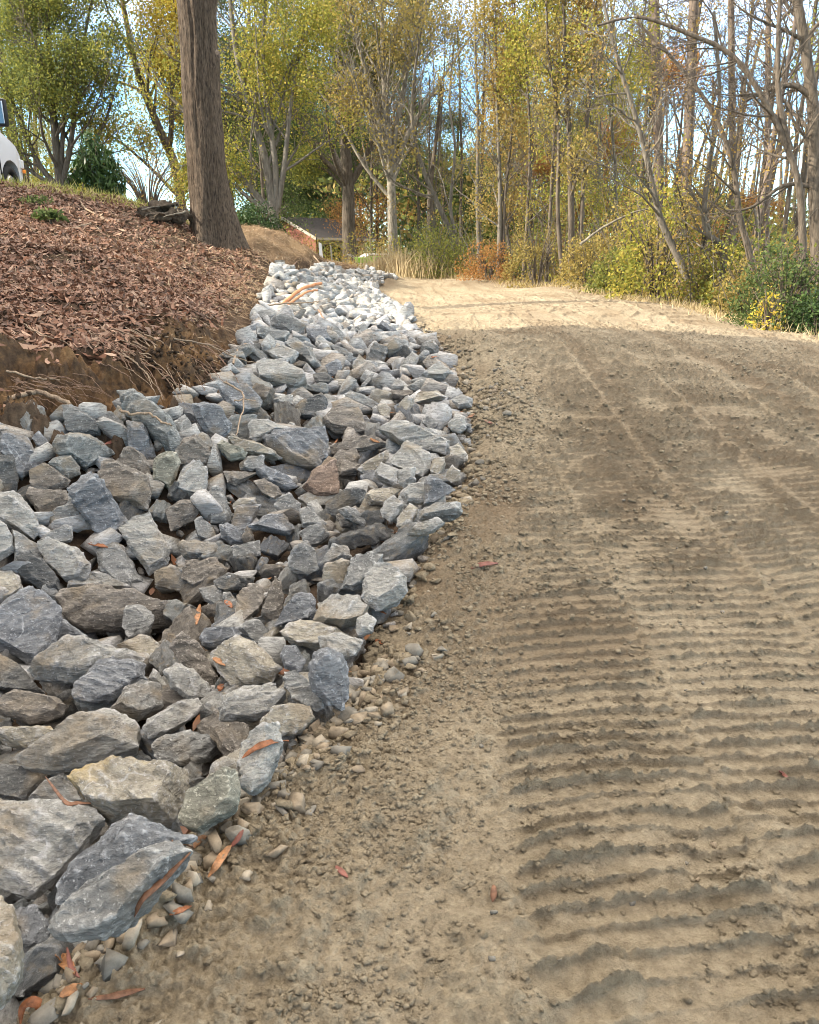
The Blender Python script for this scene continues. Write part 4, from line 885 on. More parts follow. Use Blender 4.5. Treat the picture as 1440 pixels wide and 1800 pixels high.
def brick_mat():
    m, n, b = new_mat('brick', .9); tc = gcoord(n, True)
    ax = N(n, 'ShaderNodeSeparateXYZ'); n.links.new(tc, ax.inputs[0]); ad = N(n, 'ShaderNodeMath', operation='ADD'); n.links.new(ax.outputs[0], ad.inputs[0]); n.links.new(ax.outputs[1], ad.inputs[1])
    cb = N(n, 'ShaderNodeCombineXYZ'); n.links.new(ad.outputs[0], cb.inputs[0]); n.links.new(ax.outputs[2], cb.inputs[1])
    t = N(n, 'ShaderNodeTexBrick'); n.links.new(cb.outputs[0], t.inputs[0]); t.inputs['Scale'].default_value = 4.6
    t.inputs['Color1'].default_value = (.26, .085, .05, 1); t.inputs['Color2'].default_value = (.18, .06, .04, 1); t.inputs['Mortar'].default_value = (.30, .25, .2, 1); t.inputs['Mortar Size'].default_value = .012
    n.links.new(t.outputs[0], b.inputs[0]); return m
BRICK = brick_mat(); SHING = simple_mat('shingle', (.045, .040, .037), .98, 0, .45, 9, .02); TRIM = simple_mat('trim_paint', (.36, .32, .26), .6, 0, .12); WHITE = simple_mat('white_paint', (.78, .77, .74), .45, 0, .05)
GLASS = simple_mat('window_glass', (.03, .04, .05), .08); GLASS.node_tree.nodes['Principled BSDF'].inputs['Specular IOR Level'].default_value = .8
hb = atY(556, 452, 75); hz0 = .35
hou = empty('brick_house', (hb[0], hb[1], hz0), math.atan2(.75, .66)); tag(hou, 'low red brick house with grey shingle roof and arched porch', 'house')
# local +x runs along the eave side away from the corner, local +y runs along the gable wall
W2, LEN, EH, RR = 7.6, 7.6, 2.62, 1.6
bm = bmesh.new(); prism(bm, [(.0, 0), (W2, 0), (W2, EH), (W2/2, EH+RR), (0, EH)], 0, .25, 'x'); boxm(bm, .25, LEN, 1.7, W2, 0, EH); bobj('wall', bm, BRICK, hou)
bm = bmesh.new(); prism(bm, [(-.5, EH-.08), (W2/2, EH+RR+.12), (W2+.5, EH-.08), (W2+.5, EH+.1), (W2/2, EH+RR+.32), (-.5, EH+.1)], -.4, LEN+.4, 'x'); bobj('roof', bm, SHING, hou)
bm = bmesh.new(); prism(bm, [(-.52, EH-.14), (W2/2, EH+RR+.06), (W2+.52, EH-.14), (W2+.52, EH+.12), (W2/2, EH+RR+.30), (-.52, EH+.12)], -.46, -.402, 'x'); bobj('barge_board', bm, TRIM, hou)
bm = bmesh.new(); boxm(bm, -.3, LEN, -.56, -.502, EH-.12, EH+.09); bobj('gutter', bm, TRIM, hou)
bm = bmesh.new()
prof = [(.25, EH-.12), (.25, EH-.75)]
for j in range(2):
    x0 = .25+j*3.0; xs_ = [x0+.18+(2.64)*t for t in np.linspace(0, 1, 9)]
    prof += [(x0+.18, EH-.75)]+[(x, EH-.75+.32*math.sin(math.pi*i/8)**.8) for i, x in enumerate(xs_)][1:-1]+[(x0+2.82, EH-.75), (x0+3.0, EH-.75)]
prof += [(6.25, EH-.12)]
prism(bm, prof, .02, .2, 'y'); bobj('porch_arch', bm, TRIM, hou)
for j in range(1, 3):
    bm = bmesh.new(); boxm(bm, j*3.0+.16, j*3.0+.34, .01, .21, 0, EH-.752); bobj('column', bm, TRIM, hou)
for j, (x0, w_) in enumerate(((1.3, 1.3), (3.4, 1.2), (5.9, 1.2))):
    bm = bmesh.new(); boxm(bm, x0, x0+w_, 1.62, 1.7-.003, .7, 2.1); f = bobj('window', bm, WHITE, hou); bm = bmesh.new(); boxm(bm, x0+.08, x0+w_/2-.03, 1.58, 1.617, .78, 2.02); boxm(bm, x0+w_/2+.03, x0+w_-.08, 1.58, 1.617, .78, 2.02); bobj('pane', bm, GLASS, f)
bm = bmesh.new(); boxm(bm, 4.75, 5.6, 1.63, 1.697, .02, 2.05); bobj('door', bm, simple_mat('door_red', (.2, .05, .04), .5), hou)
# unseen two-storey house, added on the bank to shade the near part of the road
TAN = simple_mat('siding', (.42, .39, .33), .7, 0, .08, 3)
h2 = empty('added_shade_house', (-12.2, 7.0, 2.3)); tag(h2, 'unseen two-storey tan house with hipped roof added on the bank to shade the road', 'house')
bm = bmesh.new(); boxm(bm, -9, 0, -19, 0, 0, 7.0)
bobj('wall', bm, TAN, h2)
bm = bmesh.new(); e = .5; rf = [(-9-e, -19-e, 7.003), (e, -19-e, 7.003), (e, e, 7.003), (-9-e, e, 7.003), (-4.5, -14.5, 9.6), (-4.5, -4.5, 9.6)]; v = [bm.verts.new(p) for p in rf]
for f in ((0, 1, 2, 3), (0, 1, 4), (1, 2, 5, 4), (2, 3, 5), (3, 0, 4, 5)): bm.faces.new([v[i] for i in f])
bobj('roof', bm, SHING, h2)
for zz in (1.0, 4.2):
    for yy in (-2.5, -6.5, -10.5, -15):
        bm = bmesh.new(); boxm(bm, .003, .06, yy-1.1, yy, zz, zz+1.5); f = bobj('window', bm, WHITE, h2); bm = bmesh.new(); boxm(bm, .063, .08, yy-1.02, yy-.08, zz+.08, zz+1.42); bobj('pane', bm, GLASS, f)

# ------------------------------------------------------------------ white van on the bank top
def van():
    o = empty('white_van', (-9.2, 18.9, float(hz(-9.0, 19.0))-.12), math.radians(90))
    tag(o, 'white van with dark wing mirror parked at the top of the leafy bank', 'van')
    paint = simple_mat('van_paint', (.58, .575, .60), .28, 0, .03, 2); blk = simple_mat('black_plastic', (.015, .015, .017), .5); rub = simple_mat('tyre_rubber', (.02, .02, .021), .85, 0, .2, 20); chrome = simple_mat('chrome', (.6, .62, .65), .18, 1.0); rim_m = simple_mat('rim_metal', (.45, .46, .48), .35, .8)
    # x forward, front bumper at x = 0.3; body in profile with wheel openings, widths narrow to the roof
    tx, tz = [-5.3, -5.1, -2.2, -1.85, -1.10, -.95, -.35, .02, .14], [2.0, 2.15, 2.18, 2.08, 1.42, 1.36, 1.14, .98, .80]
    xs_ = sorted(set([round(a, 3) for a in np.linspace(-5.3, .14, 30)]+tx+[-1.06, -.18, -4.49, -3.61]+[round(c_+.44*math.cos(a), 3) for c_ in (-.62, -4.05) for a in np.linspace(.05, math.pi-.05, 13)]))
    def lowz(x):
        for c_ in (-.62, -4.05):
            if abs(x-c_) < .44: return .38+math.sqrt(.44**2-(x-c_)**2)
        return .38 if x < 0 else .44
    def wid(x, z): return .98-max(0, z-1.2)*.16-max(0, x+.3)*.25-.05*max(0, .6-z)-.03*max(0, abs(z-.95)-.1)
    NV = 9; bm = bmesh.new(); g2 = {}
    for sgn in (-1, 1):
        for i_, x in enumerate(xs_):
            for k_ in range(NV):
                z = lowz(x)+(np.interp(x, tx, tz)-lowz(x))*k_/(NV-1); g2[sgn, i_, k_] = bm.verts.new((x, sgn*wid(x, z), z))
    for i_ in range(len(xs_)-1):
        for k_ in range(NV-1):
            for sgn in (-1, 1): bm.faces.new([g2[sgn, a, b] for a, b in ((i_, k_), (i_+1, k_), (i_+1, k_+1), (i_, k_+1))])
        for k_ in (0, NV-1): bm.faces.new([g2[-1, i_, k_], g2[-1, i_+1, k_], g2[1, i_+1, k_], g2[1, i_, k_]])
    for i_ in (0, len(xs_)-1):
        for k_ in range(NV-1): bm.faces.new([g2[-1, i_, k_], g2[-1, i_, k_+1], g2[1, i_, k_+1], g2[1, i_, k_]])
    bobj('body', bm, paint, o, smooth=True)
    bm = bmesh.new(); prism(bm, [(-1.82, 2.0), (-1.16, 1.46), (-2.1, 1.43), (-2.1, 2.0)], -.92, -.885, 'y'); 
    for v_ in bm.verts: v_.co.y -= .012+max(0, 1.7-v_.co.z)*.10
    w1 = bobj('side_window', bm, GLASS, o)
    bm = bmesh.new(); vv = [bm.verts.new(q) for q in ((-1.80, -.78, 2.06), (-1.80, .78, 2.06), (-1.05, .86, 1.42), (-1.05, -.86, 1.42))]; f = bm.faces.new(vv); r = bmesh.ops.extrude_face_region(bm, geom=[f]); [setattr(q, 'co', q.co+Vector((.03, 0, .03))) for q in r['geom'] if isinstance(q, bmesh.types.BMVert)]; bobj('windscreen', bm, GLASS, o)
    bm = bmesh.new(); boxm(bm, -1.115, -1.105, -1.0, -.978, .5, 1.38); boxm(bm, -2.25, -2.24, -1.0, -.978, .45, 1.9); bobj('door_seam', bm, blk, o)
    bm = bmesh.new(); boxm(bm, -.16, .12, -.99, -.85, 1.02, .80) if False else boxm(bm, -.06, .13, -.93, -.66, .72, .90); bobj('headlight', bm, simple_mat('lamp_glass', (.6, .6, .6), .1), o, .02)
    bm = bmesh.new(); boxm(bm, -.06, .13, .66, .93, .72, .90); bobj('headlight', bm, bpy.data.materials['lamp_glass'], o, .02)
    bm = bmesh.new(); boxm(bm, .02, .135, -.945, -.915, .63, .70); bobj('indicator_lamp', bm, simple_mat('amber', (.8, .25, .03), .3), o, .01)
    bm = bmesh.new(); prism(bm, [(-.22, -1.03), (.30, -1.03), (.46, -.85), (.50, 0), (.46, .85), (.30, 1.03), (-.22, 1.03), (-.1, .9), (.1, .7), (.1, -.7), (-.1, -.9)], .24, .42, 'z'); bobj('bumper', bm, chrome, o, .02, True)
    bm = bmesh.new(); boxm(bm, -.05, .15, -.8, .8, .08, .238); bobj('air_dam', bm, blk, o)
    for x in (-.62, -4.05):
        for s in (-1, 1):
            g_ = Geo(); yy = s*.86; c = np.array((x, yy, .36)); pr = [(.36, -.10), (.365, -.03), (.365, .04), (.34, .10), (.24, .11), (.22, .06)]; k = 28; th = np.arange(k)*2*math.pi/k
            Vw = np.array([[(c[0]+r_*math.cos(a), c[1]+s*y_, c[2]+r_*math.sin(a)) for a in th] for r_, y_ in pr]).reshape(-1, 3); ii = np.arange(len(pr)*k).reshape(len(pr), k); nx = np.roll(ii, -1, 1); g_.add(Vw, np.stack([ii[:-1], nx[:-1], nx[1:], ii[1:]], -1).reshape(-1, 4)); tw = g_.build('wheel', [rub], True, o)
            bm = bmesh.new(); bmesh.ops.create_cone(bm, cap_ends=True, segments=24, radius1=.225, radius2=.15, depth=.09, matrix=Matrix.Translation((x, yy+s*.055, .36)) @ Matrix.Rotation(math.pi/2*(-s), 4, 'X')); bobj('rim', bm, rim_m, tw)
    bm = bmesh.new(); boxm(bm, -1.1, -.5+.0, -.86, .86, .3, 1.0) if False else boxm(bm, -1.05, -.18, -.74, .74, .35, .95); bobj('wheel_well', bm, blk, o)
    bm = bmesh.new(); boxm(bm, -1.34, -1.20, -1.33, -1.10, 1.36, 1.86); mr = bobj('mirror', bm, blk, o, .035, True)
    bm = bmesh.new(); boxm(bm, -1.352, -1.342, -1.30, -1.13, 1.41, 1.81); bobj('mirror_glass', bm, simple_mat('mirror_glass', (.75, .8, .82), .05, 1.0), mr)
    bm = bmesh.new(); boxm(bm, -1.30, -1.24, -1.10, -.92, 1.50, 1.54); boxm(bm, -1.30, -1.24, -1.10, -.92, 1.68, 1.72); bobj('mirror_arm', bm, blk, mr)
van()
# ------------------------------------------------------------------ small things beyond the mound
LIME = simple_mat('lime_plastic', (.30, .55, .05), .45, 0, .1); DARK = simple_mat('dark_plastic', (.02, .025, .02), .5, 0, .2)
p = atY(652, 463, 35); o = empty('garden_cart', (p[0], p[1], float(p[2])-.38), math.radians(-12)); tag(o, 'lime-green and black garden cart beyond the end of the mound', 'cart')
bm = bmesh.new(); prism(bm, [(-.55, .40), (.25, .40), (.33, .62), (-.62, .62)], -.32, .32, 'y'); bobj('tray', bm, LIME, o, .03)
bm = bmesh.new(); prism(bm, [(.02, .20), (.42, .24), (.60, .60), (.345, .61), (.265, .37), (.02, .37)], -.33, .33, 'y'); bobj('frame', bm, DARK, o, .02)
bm = bmesh.new(); prism(bm, [(.0, .625), (.55, .635), (.6, .66), (.0, .665)], -.36, .36, 'y'); bobj('lid', bm, LIME, o)
for s in (-.36, .36): bm = bmesh.new(); bmesh.ops.create_cone(bm, cap_ends=True, segments=16, radius1=.16, radius2=.16, depth=.06, matrix=Matrix.Translation((-.1, s, .18)) @ Matrix.Rotation(math.pi/2, 4, 'X')); bobj('wheel', bm, DARK, o)
g_ = Geo(); g_.tube(smooth_path([(-.6, -.2, .55), (-.85, -.2, .7), (-1.0, 0, .72), (-.85, .2, .7), (-.6, .2, .55)]), [.018]*21, 6); g_.build('handle', [TRIM], True, o)
for (u, v, lb) in ((565, 440, 'short white board leaning behind the mound before the porch'), (584, 444, 'thin pale stake upright behind the mound before the porch')):
    p = atY(u, v, 30); o = empty('marker_stake', (p[0], p[1], p[2]-.5)); tag(o, lb, 'stake'); bm = bmesh.new(); w_ = .07 if u == 565 else .025; prism(bm, [(-w_, 0), (w_, 0), (w_*.9-.05, .72), (-w_*.2-.07, .78)], -.015, .015, 'y'); bobj('board', bm, WHITE if u == 565 else TRIM, o)
# far white car glimpsed between trunks
p = atY(678, 466, 52); o = empty('parked_car', (p[0], p[1], p[2]-.75), math.radians(15)); tag(o, 'small white car half hidden behind the pale-barked tree', 'car')
bm = bmesh.new(); prism(bm, [(-2.1, .25), (2.1, .25), (2.15, .75), (1.2, .92), (.6, 1.4), (-1.2, 1.42), (-1.9, .95), (-2.15, .8)], -.85, .85, 'y'); bobj('body', bm, WHITE, o, .06)
bm = bmesh.new(); prism(bm, [(1.1, .95), (.58, 1.34), (-1.1, 1.36), (-1.6, .98)], -.862, .862, 'y'); bobj('window', bm, GLASS, o)

# ------------------------------------------------------------------ shrubs
def shrub(name, px, Y, hgt, wid, mat, label, size=.08, n=5000, stems=14, bark=B_BR, cat='bush', droop=0, asp=.55, keep=.75, hollow=.35, group=None, lift=0):
    u, v = px; p = atY(u, v, Y); loc = (p[0], p[1], float(hz(p[0], p[1]))+lift if v > 0 else p[2]); o = empty(name, loc); tag(o, label, cat, group)
    sd_ = int(u*7+v); g_ = Geo(); r_ = random.Random(sd_); gg = np.random.default_rng(sd_)
    for i in range(stems):
        a = r_.uniform(0, 6.28); q = r_.uniform(.3, 1); e = np.array((math.cos(a)*wid*.5*q, math.sin(a)*wid*.5*q, hgt*r_.uniform(.6, 1.0))); mid = e*np.array((.35, .35, .55))
        g_.tube(smooth_path([np.array((0, 0, -.1))+e*np.array((.08, .08, 0)), mid, e], 4), np.linspace(.014, .004, 9)*max(1, hgt/1.6), 4)
    g_.build('stems', [bark], True, o)
    d = gg.normal(size=(n*3, 3)); d /= np.linalg.norm(d, axis=1)[:, None]; d[:, 2] = np.abs(d[:, 2])*1.0; r = gg.uniform(hollow, 1, (n*3, 1))**.6; P = d*r*np.array((wid/2, wid/2, hgt))
    bump_ = noise3(d[:, 0]*2.2+sd_, d[:, 1]*2.2, d[:, 2]*2.2, 7)*.28+1; P *= bump_[:, None]; q = noise3(P[:, 0]*3/wid*1.5+sd_, P[:, 1]*3/wid*1.5, P[:, 2]*4/hgt, 13); P = P[(q > 1-2*keep) & (P[:, 2] > .04)][:n]
    V, F = leaf_cards(P, size, sd_, droop, asp); mesh_np('foliage', V, F, [mat], parent=o); return o
shrub('drooping_shrub', (172, 352), 18.5, 1.28, 1.15, L_DG, 'dark evergreen shrub with long drooping leaves on the bank crest', .17, 2600, 12, droop=1.2, asp=.26, keep=.95)
shrub('evergreen_bush', (450, 425), 24, 1.25, 1.9, L_DG, 'rounded dark green bush behind the foot of the thick trunk', .07, 9000, 12, keep=.93, lift=-.1)
shrub('orange_shrub', (858, 490), 26.5, 1.15, 1.9, L_OR, 'low orange-leaved shrub at the road edge below the thin saplings', .065, 3200, 26, keep=.8)
shrub('golden_bush', (942, 505), 24.5, 2.1, 2.0, L_GB, 'golden leafy bush beside the dark stem clump', .07, 2600, 18, keep=.5)
shrub('grey_green_bush', (768, 480), 30, 1.9, 2.6, L_OL, 'grey-green brushy bush between the pale-barked tree and curving sapling', .075, 5200, 30, B_GR, keep=.8)
shrub('bright_bush', (1150, 548), 18.5, 2.6, 2.2, L_YG, 'bright yellow-green bush under the leaning sapling', .085, 3200, 18, keep=.55)
shrub('bright_bush', (1215, 565), 18, 3.2, 2.2, L_GB, 'tall yellow loose bush around the foot of the vine-wrapped pine', .085, 2600, 14, keep=.5)
shrub('dark_bush', (1375, 575), 13.4, 1.45, 1.9, L_GR, 'dark green bushy mass at the road edge below the arching tree', .06, 5200, 40, keep=.72)
shrub('dark_bush', (1435, 590), 12.6, .8, 1.2, L_DG, 'low darkest green bush at the end of the road edge', .06, 3000, 16, keep=.75)
shrub('leafy_sprig', (1345, 582), 12.5, .62, .55, L_YE, 'small pale yellow sprig standing before the dark green bush', .055, 260, 10, keep=.7)
shrub('broadleaf_plant', (92, 405), 13.2, .22, .55, L_GR, 'small green broad-leaved plant among the dead leaves of the bank', .11, 220, 8, asp=.45, cat='plant')
shrub('broadleaf_plant', (70, 392), 14.0, .18, .5, L_GR, 'faint green grassy plant higher among the dead leaves of the bank', .10, 150, 8, asp=.2, cat='plant')
shrub('seedling', (148, 350), 16.2, .22, .22, L_YG, 'tiny bright seedling on the crest before the drooping shrub', .07, 30, 4, cat='plant')
shrub('thorny_bush', (262, 378), 20, 1.5, 2.4, L_BR, 'tangled leafless brown brush between drooping shrub and thick trunk', .05, 1200, 60, keep=.9)
for i, (u, v, Y, h_, w_, m_, lb) in enumerate([(1030, 528, 22, 1.5, 1.8, L_GB, 'straggly golden brown bush just beyond the dark stem clump'), (1075, 535, 20.5, 1.1, 1.6, L_OL, 'low grey-green brush at the road edge before the bright bush'), (1105, 545, 21, 2.6, 2.2, L_GB, 'tall brownish thicket shading the gap before the bright bush'),
        (1275, 575, 16.8, 1.8, 1.8, L_YG, 'loose yellow-green bush among the pale crooked stems'), (1310, 580, 15.5, 1.3, 1.6, L_GB, 'low golden brown bush between crooked sapling and dark bush'), (985, 520, 27, 2.4, 2.6, L_GB, 'golden brown thicket behind the dark stem clump'), (900, 505, 29, 1.6, 2.4, L_OL, 'dull olive thicket behind the pair of thin saplings'), (820, 490, 33, 2.0, 3.0, L_OL, 'dull green thicket behind the curving sapling'), (1430, 560, 19, 2.6, 3.0, L_BR, 'tall brown thicket behind the darkest bush')]):
    shrub('thicket', (u, v), Y, h_, w_, m_, lb, .08, 2600, 22, keep=.62, group='thickets along the wood edge')
# undergrowth and far wood as masses
gg = np.random.default_rng(3)
def stuff_leaves(name, P, size, mats, label, cat, asp=.6, droop=0):
    V, F = leaf_cards(P, size, len(P), droop, asp); o = mesh_np(name, V, F, mats); o.data.polygons.foreach_set('material_index', (noise3(P[:, 0]*.5, P[:, 1]*.5, P[:, 2]*.5, 31)*len(mats)*.9+len(mats)*.5+gg.uniform(-.6, .6, len(P))).clip(0, len(mats)-1).astype(np.int32)); return tag(o, label, cat, kind='stuff')
n = 56000; Yy = gg.uniform(12.5, 46, n); Xx = xR(Yy)+.25+gg.gamma(1.5, 1.6, n); hh = gg.uniform(0, 1, n)**1.5*(1.0+1.6*np.clip(noise2(Xx*.6, Yy*.6, 5)+.4, 0, 1.3))*np.clip((Xx-xR(Yy)), .25, 1.3); Zz = hz(Xx, Yy)+hh
kp = noise3(Xx*1.1, Yy*1.1, Zz*1.1, 3) > -.15; stuff_leaves('undergrowth', np.stack([Xx, Yy, Zz], 1)[kp], .09, [L_OL, L_GB, L_BR, L_YG], 'tangled low undergrowth along the wooded edge of the dirt road', 'undergrowth')
G2 = Geo(); r_ = random.Random(9)
for _ in range(900):
    Y = r_.uniform(12.5, 36); X = float(xR(Y))+.2+abs(r_.gauss(0, 1.8)); z = float(hz(X, Y)); h_ = r_.uniform(.6, 3.2)*(.5 if r_.random() < .5 else 1); d = np.array((r_.gauss(0, .25), r_.gauss(0, .25), 1))
    P = wander((X, Y, z-.1), d/np.linalg.norm(d), h_, 5, .12, 0, r_); G2.tube(P, np.linspace(.010, .004, 6)*r_.uniform(.7, 1.6), 3)
tag(G2.build('brushwood', [B_GR]), 'bare thin stalks and twigs standing in the undergrowth', 'undergrowth', kind='stuff')
n = 230000; Yy = gg.uniform(50, 112, n); Xx = (gg.uniform(-.62, .68, n))*Yy; top = (9+6*np.clip(noise2(Xx*.07, Yy*.05, 8)+.3, -.5, 1))*np.where(Xx/Yy > .18, .38, np.where((Xx/Yy > -.37) & (Xx/Yy < -.2), .42, .72)); hh = gg.uniform(0, 1, n)**1.7*top; Zz = base_h(Xx, Yy)+hh
kp = noise3(Xx*.22, Yy*.22, Zz*.3, 33)+.35*noise3(Xx*.8, Yy*.8, Zz*.8, 34) > (-.45+.65*hh/12); kp &= ~((Xx > -14) & (Xx < -1) & (Yy < 92) & (Yy > 50) & (Zz < 6) & (Yy < 84)); stuff_leaves('distant_woods', np.stack([Xx, Yy, Zz], 1)[kp], .46, [L_GR, L_OL, L_GR, L_OL, L_GB], 'far wood of mixed green and rust foliage behind the house', 'woods')
G3 = Geo()
for _ in range(420):
    Y = r_.uniform(44, 100); X = r_.uniform(-.6, .66)*Y
    if -14 < X < 0 and Y < 90 or -.39 < X/Y < -.18: continue
    z = float(base_h(X, Y)); P = wander((X, Y, z-.3), (0, 0, 1), r_.uniform(8, 15), 6, .04, 0, r_); G3.tube(P, np.linspace(.14, .05, 7)*r_.uniform(.6, 1.5), 5)
tag(G3.build('distant_trunks', [B_BR]), 'many thin trunks of the far wood', 'woods', kind='stuff')
# dry grass at the road bend and straw along the far lip
def blades(name, P, h_, mat, label, lean=.35, w_=.008):
    g = np.random.default_rng(len(P)); n = len(P); d = g.normal(size=(n, 3))*lean; d[:, 2] = 1; d /= np.linalg.norm(d, axis=1)[:, None]; s = np.cross(d, g.normal(size=(n, 3))); s /= np.linalg.norm(s, axis=1)[:, None]; L = h_*g.uniform(.4, 1.2, (n, 1)); c = g.normal(size=(n, 3))*.18*L
    V = np.stack([P-s*w_, P+s*w_, P+d*L*.55+s*w_*.8+c*.2, P+d*L*.55-s*w_*.8+c*.2, P+d*L+c+s*.001, P+d*L+c-s*.001], 1).reshape(-1, 3); b = np.arange(n)[:, None]*6; F = np.concatenate([b+np.array([[0, 1, 2, 3]]), b+np.array([[3, 2, 4, 5]])])
    return tag(mesh_np(name, V, F, [mat]), label, 'grass', kind='stuff')
STRAW = leaf_mat('straw', [(.48, .38, .22), (.58, .47, .28), (.36, .27, .15)], .3)
c0 = atY(722, 470, 31); n = 2600; X = c0[0]+gg.normal(0, .75, n); Y = c0[1]+gg.normal(0, 1.0, n); blades('dry_grass', np.stack([X, Y, hz(X, Y)], 1), .8, STRAW, 'tuft of tall dry grass at the foot of the pale-barked tree', .22, .012)
n = 9000; Y = gg.uniform(11, 36, n); X = xR(Y)+gg.normal(.15, .35, n); blades('verge_grass', np.stack([X, Y, hz(X, Y)], 1), .22, STRAW, 'short straw-coloured grass along the far lip of the road', .6, .006)
GRS = leaf_mat('crest_grass', [(.22, .26, .05), (.38, .38, .09), (.5, .44, .2)], .4)
n = 4200; U = gg.uniform(-.52, -.22, n); Y = gg.uniform(15.2, 18.5, n); X = U*Y; blades('crest_grass', np.stack([X, Y, hzd(X, Y)], 1), .17, GRS, 'yellow-green grass fringe along the crest of the bank', .7, .006)
# ------------------------------------------------------------------ dead leaves on the bank (a mass nobody could count)
LIT = leaf_mat('dead_leaf', [(.17, .085, .055), (.24, .13, .085), (.12, .062, .042), (.32, .195, .135), (.07, .043, .032), (.21, .092, .05), (.40, .27, .19), (.10, .06, .045)], .12, .6)
LOR = leaf_mat('fresh_dead_leaf', [(.20, .075, .03), (.27, .12, .05), (.13, .06, .035)], .15, .45)
def leaf_strips(P, Nn, L, W, curl, seed):
    """curved lance-shaped leaves, four cross sections each"""
    g = np.random.default_rng(seed); n = len(P); a = np.cross(Nn, g.normal(size=(n, 3))); a /= np.linalg.norm(a, axis=1)[:, None]+1e-9; b = np.cross(Nn, a); b /= np.linalg.norm(b, axis=1)[:, None]+1e-9
    L = L*g.uniform(.35, 1.3, (n, 1)); W = W*g.uniform(.4, 1.4, (n, 1)); c = curl*g.normal(size=(n, 1)); tw = g.normal(size=(n, 1))*.5; V = []
    for t, w_ in ((-.5, .12), (-.2, .95), (.15, .9), (.5, .06)):
        ctr = P+a*L*t+Nn*L*(c*(t*t)+.0); bb = b*np.cos(tw*t*2)+Nn*np.sin(tw*t*2); V += [ctr-bb*W*w_*.5, ctr+bb*W*w_*.5]
    V = np.stack(V, 1).reshape(-1, 3); b0 = np.arange(n)[:, None]*8; F = np.concatenate([b0+np.array([[i, i+1, i+3, i+2]]) for i in (0, 2, 4)]); return V, F
def surf_n(X, Y):
    e = .15; n_ = np.stack([-(hz(X+e, Y)-hz(X-e, Y))/(2*e), -(hz(X, Y+e)-hz(X, Y-e))/(2*e), np.ones_like(X)], 1); return n_/np.linalg.norm(n_, axis=1)[:, None]
n = 260000; Y = np.exp(gg.uniform(math.log(4.6), math.log(19), n)); X = gg.uniform(-.85, 0, n)*(Y+1.2)
dens = sst(.12, .9, xB(Y)-X)*(.22+.78*sst(.7, 2.2, (xB(Y)-X)*.55+(Y-5.6)*.9+.5*noise2(X*1.3, Y*1.3, 9)))*(1-.75*cut_w(X, Y))*np.where(Y > 16.5, .35, 1)*np.clip(.9+.9*fbm2(X, Y, 2.2, 3, 6), .08, 1)*np.clip(Y/11, .5, 1)
m_ = gg.uniform(size=n) < dens; X, Y = X[m_], Y[m_]; P = np.stack([X, Y, hzd(X, Y)+gg.uniform(.002, .045, len(X))], 1); Nn = surf_n(X, Y)+gg.normal(size=P.shape)*.42; Nn /= np.linalg.norm(Nn, axis=1)[:, None]
V, F = leaf_strips(P, Nn, .118, .033, .5, 1); tag(mesh_np('dead_leaves', V, F, [LIT]), 'thick litter of reddish brown dead leaves covering the bank', 'leaves', kind='stuff'); print('litter', len(P))
n = 500; Y = np.exp(gg.uniform(math.log(1.6), math.log(9), n)); X = xL(Y)-gg.uniform(0, 1, n)**1.5*3; k_ = X > xB(Y); X, Y = X[k_][:150], Y[k_][:150]; P = np.stack([X, Y, hz(X, Y)+.05], 1); V, F = leaf_strips(P, surf_n(X, Y), .10, .03, .6, 2); tag(mesh_np('leaf_scraps', V, F, [LOR]), 'scraps of rusty dead leaf caught in the gaps between rocks', 'leaves', kind='stuff')
# straw, bark and twig debris over bank foot and mound
n = 26000; Y = 6+21*gg.uniform(0, 1, n)**.7; X = xB(Y)-gg.gamma(1.4, 1.1, n)*np.where(Y > 17, 1.6, .8); P = np.stack([X, Y, hzd(X, Y)+gg.uniform(.0, .05, n)], 1); Nn = surf_n(X, Y)+gg.normal(size=P.shape)*.35; Nn /= np.linalg.norm(Nn, axis=1)[:, None]
k_ = (Y > 10) | (gg.uniform(size=n) < .35); P, Nn = P[k_], Nn[k_]; V, F = leaf_strips(P, Nn, .16, .009, .3, 3); tag(mesh_np('straw_litter', V, F, [leaf_mat('straw_litter', [(.24, .155, .09), (.36, .26, .16), (.14, .085, .05), (.44, .34, .22)], .1)]), 'pale straw, needles and bark shreds strewn over bank and mound', 'litter', kind='stuff')
